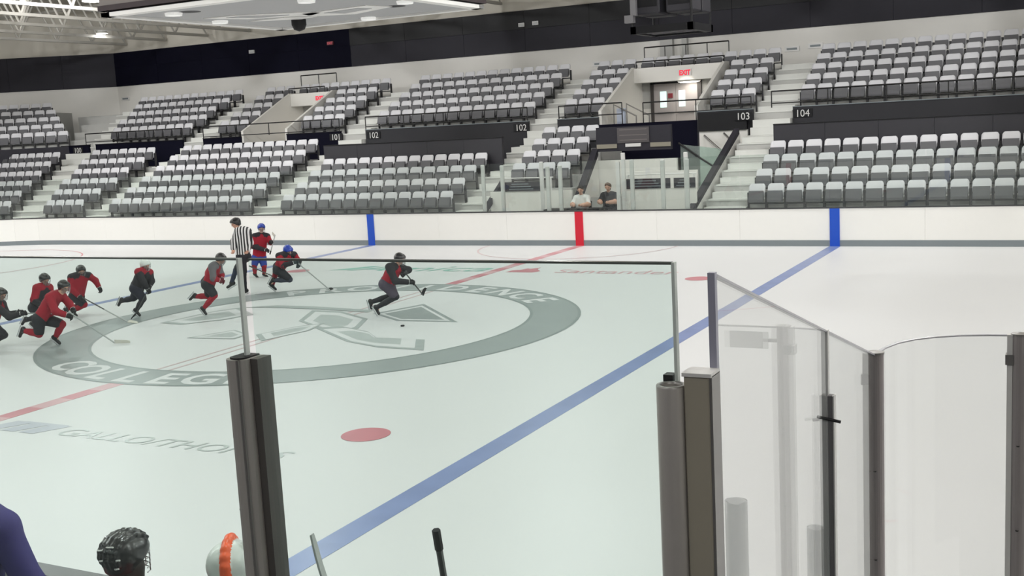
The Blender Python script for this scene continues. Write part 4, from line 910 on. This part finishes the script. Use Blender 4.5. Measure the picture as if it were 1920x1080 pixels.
P('front', 'nearest skater of the left pack in red jersey kneeling low on one skate', look=(0.8, -0.5, -0.3), jersey=(M_jred, M_jred, M_jred, M_jred), pants=M_pblk, sock=(M_jred, M_jred), gl=(M_glv, M_jwht), sc=0.86)
P('behind', 'skater half hidden behind the kneeling red skater at left', look=(0.75, -0.5, -0.35), jersey=(M_jblk, M_jred, M_jred, M_jblk), pants=M_pblk, sock=(M_pblk, M_pblk))
P('edge', 'skater with outstretched black arm cut off by the left edge of the photo', look=(0.8, -0.45, -0.3), jersey=(M_jred, M_jblk, M_jblk, M_jblk), pants=M_pblk, sock=(M_pblk, M_pblk))
def W(key, p):
    b = PLAYERS[key][0]; c, s = math.cos(YAW), math.sin(YAW); return (b[0] + p[0] * c - p[1] * s, b[1] + p[0] * s + p[1] * c, p[2])
stick('black hockey stick lifted by the leading skater', (1.26, 1.25, 0.945), (1.768, 1.185, 0.422), (1.819, 1.212, 0.57))
stick('long grey hockey stick of the blue helmeted crouching skater', (-3.30, 3.56, 0.80), (-2.51, 3.85, 0.03), (-2.63, 4.17, 0.02), M_shaftl)
stick('pale hockey stick held upright by the skater beside the referee', (-5.92, 5.90, 0.62), (-5.74, 5.95, 1.12), (-5.86, 5.98, 1.2), M_shaftl, M_tapew)
stick('thin dark hockey stick lying low behind the referee', (-6.369, 5.562, 0.33), (-5.638, 5.605, 0.06), (-5.42, 5.66, 0.03))
stick('grey hockey stick with pale blade of the kneeling red skater', (-3.49, -3.07, 0.73), (-2.73, -2.65, 0.03), (-2.46, -2.54, 0.02), M_shaftl, M_tapew)
stick('hockey stick half dark half white of the reaching skater', (-6.25, -0.30, 0.49), (-4.36, -0.75, 0.03), (-4.12, -0.72, 0.02), M_shaft, M_tapew, split=M_shaftl)
stick('dull grey hockey stick held level at the left edge', (-4.45, -3.37, 0.67), (-3.66, -2.967, 0.619), (-3.45, -2.9, 0.6), M_shaftl, M_shaftl)
stick('black hockey stick with white stripe of the white helmeted skater', (-4.43, 0.05, 0.68), (-4.70, -0.2, 0.06), (-4.62, -0.42, 0.03), M_shaft, M_tape)
t = thing('puck', 'black hockey puck on the ice ahead of the leading skater', 'puck', (1.93, 0.11, 0.0)); MB().lathe([(0.001, 0.0), (0.036, 0.0), (0.038, 0.004), (0.038, 0.022), (0.036, 0.026), (0.001, 0.026)], n=20).obj('rubber_disc', M_puck, t, True)

# ------------------------------------------------------------------ two people seated at the scorer table
def chair(x, y, z, lab, m):
    t = thing('chair', lab, 'chair', (x, y, z))
    MB().bbox(-0.22, 0.22, -0.22, 0.2, 0.42, 0.47, 0.015).obj('seat', m, t); MB().bbox(-0.21, 0.21, 0.2, 0.24, 0.5, 0.92, 0.015).obj('backrest', m, t)
    for sx in (-0.2, 0.17):
        for sy in (-0.2, 0.2): box_part('leg', (sx, sx + 0.03, sy, sy + 0.03, 0.0, 0.92 if sy > 0 else 0.42), M_steel, t)
def sitter(label, x, y, z, jm, pm, hair, lean=0.0):
    j = {'head': (0.02, -0.12 + lean, 1.28), 'neck': (0, -0.02 + lean, 1.12), 'shR': (-0.19, 0.0 + lean, 1.03), 'shL': (0.19, 0.0 + lean, 1.03), 'elR': (-0.27, -0.12, 0.84), 'haR': (-0.12, -0.36, 0.83), 'elL': (0.27, -0.12, 0.84), 'haL': (0.12, -0.38, 0.83),
         'pelvis': (0, 0.02, 0.65), 'hipR': (-0.1, 0.0, 0.62), 'hipL': (0.1, 0.0, 0.62), 'kneeR': (-0.13, -0.4, 0.56), 'ankR': (-0.13, -0.36, 0.1), 'toeR': (-0.14, -0.5, 0.04), 'kneeL': (0.13, -0.4, 0.53), 'ankL': (0.13, -0.36, 0.1), 'toeL': (0.14, -0.5, 0.04)}
    t = player('person', label, (x, y), [j[k] for k in KEYS], (0.15, -1, -0.25), sc=0.9, hr=0.108, jersey=(jm, jm, jm, M_skin), pants=pm, sock=(pm, pm), helmet=None, rz=0, skates=False, gloves=False, pants_r=0.72, z0=z)
    c = V3(j['head']); sdf_mesh('hair', [(c + (0, 0.03, 0.035), c + (0, -0.015, 0.055), 0.1, 0.092, 0), (c + (0, 0.06, -0.04), c + (0, 0.04, 0.03), 0.075, 0.09, 0)], [hair], 0.012, 0.02, [(c + (0, -0.05, 0.03), (0, 0.75, 0.66))], t)
    for sd in (-1, 1):
        e = c + (sd * 0.034 + 0.01, -0.083, 0.005); sdf_mesh('eye', [(e, e + (0, 0, 0.001), 0.01, 0.01, 0)], [M_eye], 0.006, 0, None, t)
    MB().tube([tuple(c + (-0.015, -0.088, -0.055)), tuple(c + (0.03, -0.088, -0.055))], 0.006, 6).obj('mouth', M_lip, t)
    return t
M_hair = mat('hair_dark', (40, 32, 28), 0.6)
sitter('person with short dark hair in a white shirt seated at the scorer table', -0.45, 14.25, 0.3, M_jwht, M_pblk, M_hair)
sitter('person in dark shirt seated right of the white shirted one', 0.40, 14.4, 0.36, M_jblk, M_pblk, mat('hair_brown', (92, 70, 54), 0.6))
chair(-0.45, 14.3, 0.3, 'black chair under the white shirted person at the scorer table', M_black); chair(0.40, 14.45, 0.3, 'black chair under the dark shirted person at the scorer table', M_black)

# ================================================================== PLAYERS' BENCH IN FRONT OF THE CAMERA
YB, XE = -15.438, 12.914       # back glass line, end glass line
bw = link('bench_enclosure', None); tag(bw, 'low walls behind and beside the players bench', None, None, 'structure')
box_part('back_wall', (-4, 12.98, YB - 0.10, YB + 0.10, -0.06, 1.12), M_board, bw)
box_part('end_wall', (XE - 0.06, XE + 0.06, YB + 0.1, -13.06, -0.06, 1.12), M_board, bw)
box_part('bench_floor', (-4, XE - 0.06, YB + 0.1, -13.06, -0.06, 0.35), mat('rubber_floor', (60, 60, 62), 0.8), bw)
struct('terrace_near', MB().box(-36, 36, -28, -16.3, -0.06, 2.08), mat('near_stand', (96, 96, 97), 0.8, noise=0.08, nscale=3), 'concrete terrace of the near stand')
def pane_x(label, x0, x1, y, z0, z1, m, th=0.014, left=False, right=True):
    t = thing('bench_glass', label, 'glass screen', (x0, y, z0)); w = x1 - x0; h = z1 - z0
    box_part('glass_pane', (0, w, -th / 2, th / 2, 0, h - 0.005), m, t)
    box_part('top_edge', (0, w, -th / 2 - 0.001, th / 2 + 0.001, h - 0.005, h), M_edge, t)
    if right: box_part('side_edge', (w, w + 0.007, -th / 2 - 0.001, th / 2 + 0.001, 0, h), mat('pale_glass_edge', (196, 204, 199), 0.3), t)
    return t
pane_x('long greenish glass screen behind the bench left of the thick steel post', 7.4, 11.632, YB, 1.12, 3.414, M_glass).children[2].data.materials[0] = mat('dark_glass_edge', (112, 120, 117), 0.3)
pane_x('greenish glass screen behind the bench between the steel post and the tube post', 11.672, 12.832, YB, 1.12, 3.414, M_glass)
pane_x('clear glass screen on the near boards at the right edge', 13.405, 17.5, -12.95, 1.05, 2.796, M_glass_end, right=False)
def pane_end(label, y0, y1, za, zb):
    t = thing('end_glass', label, 'glass screen', (XE, y0, 1.12)); w = y1 - y0; a, b = za - 1.12, zb - 1.12
    MB().prism([(0, 0), (w, 0), (w, b), (0, a)], -0.006, 0.006, 'x').obj('glass_pane', M_glass_end, t)
    MB().prism([(0, a - 0.006), (w, b - 0.006), (w, b), (0, a)], -0.007, 0.007, 'x').obj('top_edge', M_edgel, t)
    return t
e1 = pane_end('clear end glass with sloping top beside the flat bronze post', YB + 0.02, -14.312, 3.388, 3.056)
MB().box(-0.008, 0.008, -0.010, 0.006, 0, 2.27).obj('side_edge', mat('violet_edge', (150, 150, 166), 0.3), e1)
e2 = pane_end('clear end glass with sloping top beside the round corner post', -14.296, -13.455, 3.052, 2.802)
MB().box(-0.010, 0.010, -0.016, 0.004, 0, 1.935).obj('side_edge', M_alu, e2)
cp = [(12.914, -13.42), (12.925, -13.30), (12.956, -13.195), (13.01, -13.105), (13.08, -13.04), (13.17, -12.99), (13.27, -12.96), (13.36, -12.95)]
cg = thing('curved_glass', 'curved clear corner glass between the two right posts', 'glass screen', (12.914, -13.42, 1.05))
def curve_strip(name, z0, z1, th, m, parent):
    P3 = [Vector((x - 12.914, y + 13.42, 0)) for x, y in cp]; mb = MB(); vs = []
    for i, p in enumerate(P3):
        d = (P3[min(i + 1, len(P3) - 1)] - P3[max(i - 1, 0)]).normalized(); n = Vector((-d.y, d.x, 0)) * th / 2
        vs += [p - n + Vector((0, 0, z0)), p + n + Vector((0, 0, z0)), p + n + Vector((0, 0, z1)), p - n + Vector((0, 0, z1))]
    fs = [(4 * i + k, 4 * i + (k + 1) % 4, 4 * i + 4 + (k + 1) % 4, 4 * i + 4 + k) for i in range(len(P3) - 1) for k in range(4)]
    fs += [(3, 2, 1, 0), tuple(4 * (len(P3) - 1) + k for k in range(4))]
    return mb.add(vs, [tuple(reversed(f)) for f in fs]).obj(name, m, parent)
curve_strip('glass_pane', 0, 1.741, 0.012, M_glass_end, cg); curve_strip('top_edge', 1.741, 1.746, 0.014, M_edgel, cg)
t = thing('glass_tag', 'pale rectangular plate clipped to the right board glass', 'plate', (13.45, -12.965, 2.70))
box_part('plate', (0, 0.17, -0.004, 0.004, 0, 0.075), mat('plate_grey', (190, 196, 193), 0.5), t); box_part('clip', (-0.04, 0.0, -0.006, 0.012, 0.03, 0.045), M_steel, t)
# posts
def half_round(x0, x1, yb, yf, n=9):
    c, r = (x0 + x1) / 2, (x1 - x0) / 2
    return [(x1, yb), (x0, yb)][::-1] if False else [(x0, yb)] + [(c - r * math.cos(t), yf - (r * 0.75) * math.sin(t)) for t in np.linspace(0, math.pi, n)] + [(x1, yb)]
t = thing('glass_post', 'thick dark steel post with rounded front carrying the left bench glass', 'post', (11.644, YB, 1.12))
MB().prism(half_round(-0.05, 0.022, 0.03, -0.03)[::1], 0, 2.03).obj('post_body', M_bronze, t, False)
MB().prism(half_round(-0.04, 0.012, 0.025, -0.028), 2.026, 2.034).obj('hollow_top', M_black, t)
box_part('side_flange', (0.022, 0.046, -0.026, 0.03, 0, 2.03), mat('dark_flange', (96, 93, 90), 0.4, 0.4), t)
MB().tube([(0.002, -0.052, 0), (0.002, -0.052, 2.03)], 0.006, 8).obj('front_bead', M_steel, t)
t = thing('glass_post', 'round hollow steel tube post at the right end of the bench glass', 'post', (12.833, YB - 0.035, 1.12))
MB().lathe([(0.0325, 0), (0.0325, 2.030), (0.0315, 2.032), (0.0245, 2.032), (0.0235, 2.028), (0.0235, 1.7), (0.001, 1.7)], n=32).obj('tube', M_bronze, t, True)
MB().lathe([(0.0325, 2.0305), (0.0315, 2.0335), (0.0245, 2.0335), (0.0238, 2.0305)], n=32).obj('rim', M_steel, t, True)
box_part('flange', (0.0335, 0.046, -0.012, 0.03, 0, 2.03), M_alu, t)
box_part('clamp', (-0.03, -0.008, 0.034, 0.06, 1.99, 2.045), M_black, t)
t = thing('glass_post', 'flat dark bronze post beside the round tube post', 'post', (12.897, YB - 0.02, 1.12))
MB().bbox(-0.031, 0.025, -0.03, 0.03, 0, 2.06, 0.003).obj('post_body', mat('bronze_flat', (164, 158, 143), 0.42, 0.2, noise=0.05, nscale=8), t)
box_part('corner_strip', (0.025, 0.031, -0.028, 0.03, 0, 2.058), M_steel, t); box_part('top_lip', (-0.034, 0.031, -0.033, 0.03, 2.056, 2.064), M_alu, t)
t = thing('glass_post', 'thin dark post with a latch bar in the middle of the end glass', 'post', (XE + 0.012, -14.304, 1.12))
MB().bbox(-0.004, 0.012, -0.014, 0.014, 0, 1.733, 0.002).obj('post_body', mat('thin_post', (112, 110, 112), 0.4, 0.3), t); box_part('pale_edge', (0.012, 0.016, -0.014, 0.014, 0, 1.733), M_alu, t)
MB().tube([(-0.036, -0.01, 1.664), (0.036, -0.02, 1.655)], 0.005, 8).obj('latch_bar', M_black, t)
for (x, y, z, lab) in ((XE + 0.004, -13.44, 2.805, 'round grey corner post between the end glass and the curved glass'), (13.385, -12.955, 2.80, 'grey post at the right edge where the curved glass ends')):
    t = thing('glass_post', lab, 'post', (x, y, 1.05)); h = z - 1.05
    MB().tube([(0, 0, 0), (0, 0, h)], 0.030, 20).obj('post_body', mat('grey_post', (152, 146, 146), 0.4, 0.25, noise=0.04, nscale=10), t, False)
    box_part('pale_channel', (-0.044, -0.024, -0.02, 0.02, 0, h), M_alu, t); box_part('clip', (-0.05, -0.02, -0.026, 0.026, h - 0.12, h - 0.08), M_steel, t)
    MB().lathe([(0.032, -0.004), (0.032, 0.004), (0.001, 0.008)], (0, 0, h), 16).obj('cap', M_steel, t)
    for zz in (0.45, 0.95, 1.3): MB().lathe([(0.001, 0.0), (0.006, 0.002), (0.006, 0.006)], (0, -0.031, zz), 8).obj('screw', M_black, t)
M_reflection = glass_mat('tube_reflection', (0.80, 0.79, 0.80), haze=0.35)  # see-through tubes added to imitate reflections seen in the end glass
for (x, y, z, r, lab) in ((12.72, -14.629, 2.6, 0.033, 'pale tube imitating a reflection in the end glass, thicker one'), (12.80, -13.956, 2.29, 0.029, 'pale tube imitating a reflection in the end glass, shorter one near the latch post')):
    t = thing('reflection_tube', lab, 'tube', (x, y, 0.35)); MB().lathe([(r, 0), (r, z - 0.35), (r * 0.8, z - 0.35), (r * 0.8, z - 0.6), (0.001, z - 0.6)], n=24).obj('tube_wall', M_reflection, t, True)
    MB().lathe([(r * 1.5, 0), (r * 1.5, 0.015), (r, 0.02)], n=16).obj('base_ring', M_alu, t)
# bench and the people on it
t = thing('players_bench', 'long grey players bench behind the near boards', 'bench', (5.0, -13.95, 0.35))
MB().bbox(0, 7.6, -0.17, 0.17, 0.40, 0.44, 0.008).obj('seat_plank', M_kick, t)
for x in (0.3, 2.1, 3.9, 5.7, 7.3): box_part('support', (x, x + 0.06, -0.13, 0.13, 0, 0.40), M_steel, t)
def bench_player(label, x, y, look, hel, jer, stripe=None, ridges=False, dz=0.0, hr=0.118):
    j = {'head': (0, 0.25, 1.17 + dz), 'neck': (0, 0.19, 1.02 + dz), 'shR': (0.19, 0.16, 0.94 + dz), 'shL': (-0.19, 0.16, 0.94 + dz), 'elR': (0.27, 0.3, 0.72), 'haR': (0.14, 0.5, 0.66), 'elL': (-0.27, 0.3, 0.72), 'haL': (-0.12, 0.5, 0.68), 'pelvis': (0, 0.0, 0.60), 'hipR': (0.1, 0.05, 0.60), 'hipL': (-0.1, 0.05, 0.60),
         'kneeR': (0.14, 0.42, 0.52), 'ankR': (0.14, 0.4, 0.13), 'toeR': (0.15, 0.55, 0.07), 'kneeL': (-0.14, 0.42, 0.52), 'ankL': (-0.14, 0.4, 0.13), 'toeL': (-0.15, 0.55, 0.07)}
    return player('person', label, (x, y), [j[k] for k in KEYS], look, sc=0.92, hr=hr, jersey=jer, pants=M_pblk, sock=(M_pblk, M_pblk), helmet=hel, rz=0, stripe=stripe, ridges=ridges, hh=0.0075, z0=0.35, pants_r=0.9)
bench_player('bench player in ribbed black helmet seen from behind at lower left', 8.98, -13.76, (0.06, 1, -0.05), M_hblk, (M_jblk, M_jred, M_jblk, M_jblk), None, True, -0.015, 0.112)
bench_player('bench player in white helmet with an orange stripe beside the steel post', 9.72, -13.76, (-0.5, 0.85, -0.1), M_hwht, (M_jwht, M_jwht, M_jwht, M_jwht), M_org, False, 0.02, 0.118)
bp_ = [o for o in bpy.data.objects if o.get('label', '').startswith('bench player in ribbed')][0]
hc = V3((0, 0.25, 1.155))
sdf_mesh('hair', [(hc + (0, -0.03, -0.05), hc + (0, -0.045, -0.15), 0.082, 0.07, 0), (hc + (-0.05, 0.0, -0.05), hc + (-0.04, 0.0, -0.14), 0.055, 0.05, 0), (hc + (0.05, 0.0, -0.05), hc + (0.04, 0.0, -0.14), 0.055, 0.05, 0)], [M_hair], 0.012, 0.03, None, bp_)
for sx, sz, w in ((-0.05, 0.07, 0.02), (0.02, 0.095, 0.025), (0.07, 0.03, 0.02), (0.06, -0.02, 0.015), (-0.03, 0.02, 0.015)):  # pale streaks standing in for light glints on the helmet's vents and ridges
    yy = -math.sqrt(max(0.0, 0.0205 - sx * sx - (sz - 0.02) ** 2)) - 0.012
    MB().tube([tuple(hc + (sx - w, yy + 0.004, sz)), tuple(hc + (sx, yy, sz + 0.003)), tuple(hc + (sx + w, yy + 0.004, sz + 0.006))], 0.005, 6).obj('helmet_glint', M_alu, bp_)
M_purp = mat('jacket_purple', (52, 46, 108), 0.75, noise=0.12, nscale=9, bump=0.3)
def leaner():
    j = {'head': (-0.08, 0.22, 1.55), 'neck': (-0.04, 0.1, 1.42), 'shR': (0.27, 0.04, 1.20), 'shL': (-0.26, 0.04, 1.25), 'elR': (0.40, 0.08, 0.86), 'haR': (0.28, 0.34, 0.64), 'elL': (-0.31, 0.12, 0.93), 'haL': (-0.2, 0.42, 0.82), 'pelvis': (0, -0.05, 0.78), 'hipR': (0.1, -0.05, 0.75), 'hipL': (-0.1, -0.05, 0.75),
         'kneeR': (0.12, 0.02, 0.42), 'ankR': (0.12, -0.03, 0.08), 'toeR': (0.13, 0.12, 0.03), 'kneeL': (-0.12, 0.02, 0.42), 'ankL': (-0.12, -0.03, 0.08), 'toeL': (-0.13, 0.12, 0.03)}
    t = player('person', 'person in dark purple jacket standing at the bench, cut by the lower left corner', (7.73, -13.56), [j[k] for k in KEYS], (0.1, 1, -0.1), sc=1.02, hr=0.112, jersey=(M_purp, M_purp, M_purp, M_purp), pants=M_pblk, sock=(M_pblk, M_pblk), helmet=None, rz=0, skates=False, gloves=False, pants_r=0.8, z0=0.35)
    c = V3(j['head']); sdf_mesh('hair', [(c + (0, -0.03, 0.035), c + (0, 0.02, 0.055), 0.104, 0.095, 0), (c + (0, -0.05, -0.04), c + (0, -0.03, 0.03), 0.08, 0.095, 0)], [M_hair], 0.012, 0.02, [(c + (0, 0.05, 0.03), (0, -0.75, 0.66))], t)
    for sd in (-1, 1):
        e = c + (sd * 0.034 + 0.01, 0.086, 0.005); sdf_mesh('eye', [(e, e + (0, 0, 0.001), 0.01, 0.01, 0)], [M_eye], 0.006, 0, None, t)
    MB().tube([tuple(c + (-0.02, 0.09, -0.055)), tuple(c + (0.03, 0.09, -0.055))], 0.006, 6).obj('mouth', M_lip, t)
leaner()
stick('grey hockey stick standing blade up against the boards right of the steel post', (10.55, -13.2, 0.40), (10.31, -13.5, 1.5), (10.22, -13.5, 1.77), M_shaftl, M_shaftl, r=0.015)
stick('straight dark hockey stick shaft standing upright below the blue line', (10.97, -13.5, 1.88), (10.93, -13.2, 0.42), (10.68, -13.15, 0.38), M_shaft, M_tape, r=0.016)
stick('hockey stick with black taped end half hidden behind the steel post', (9.80, -13.46, 1.84), (9.95, -13.18, 0.42), (9.70, -13.15, 0.38), M_shaftl, M_tape, r=0.02)
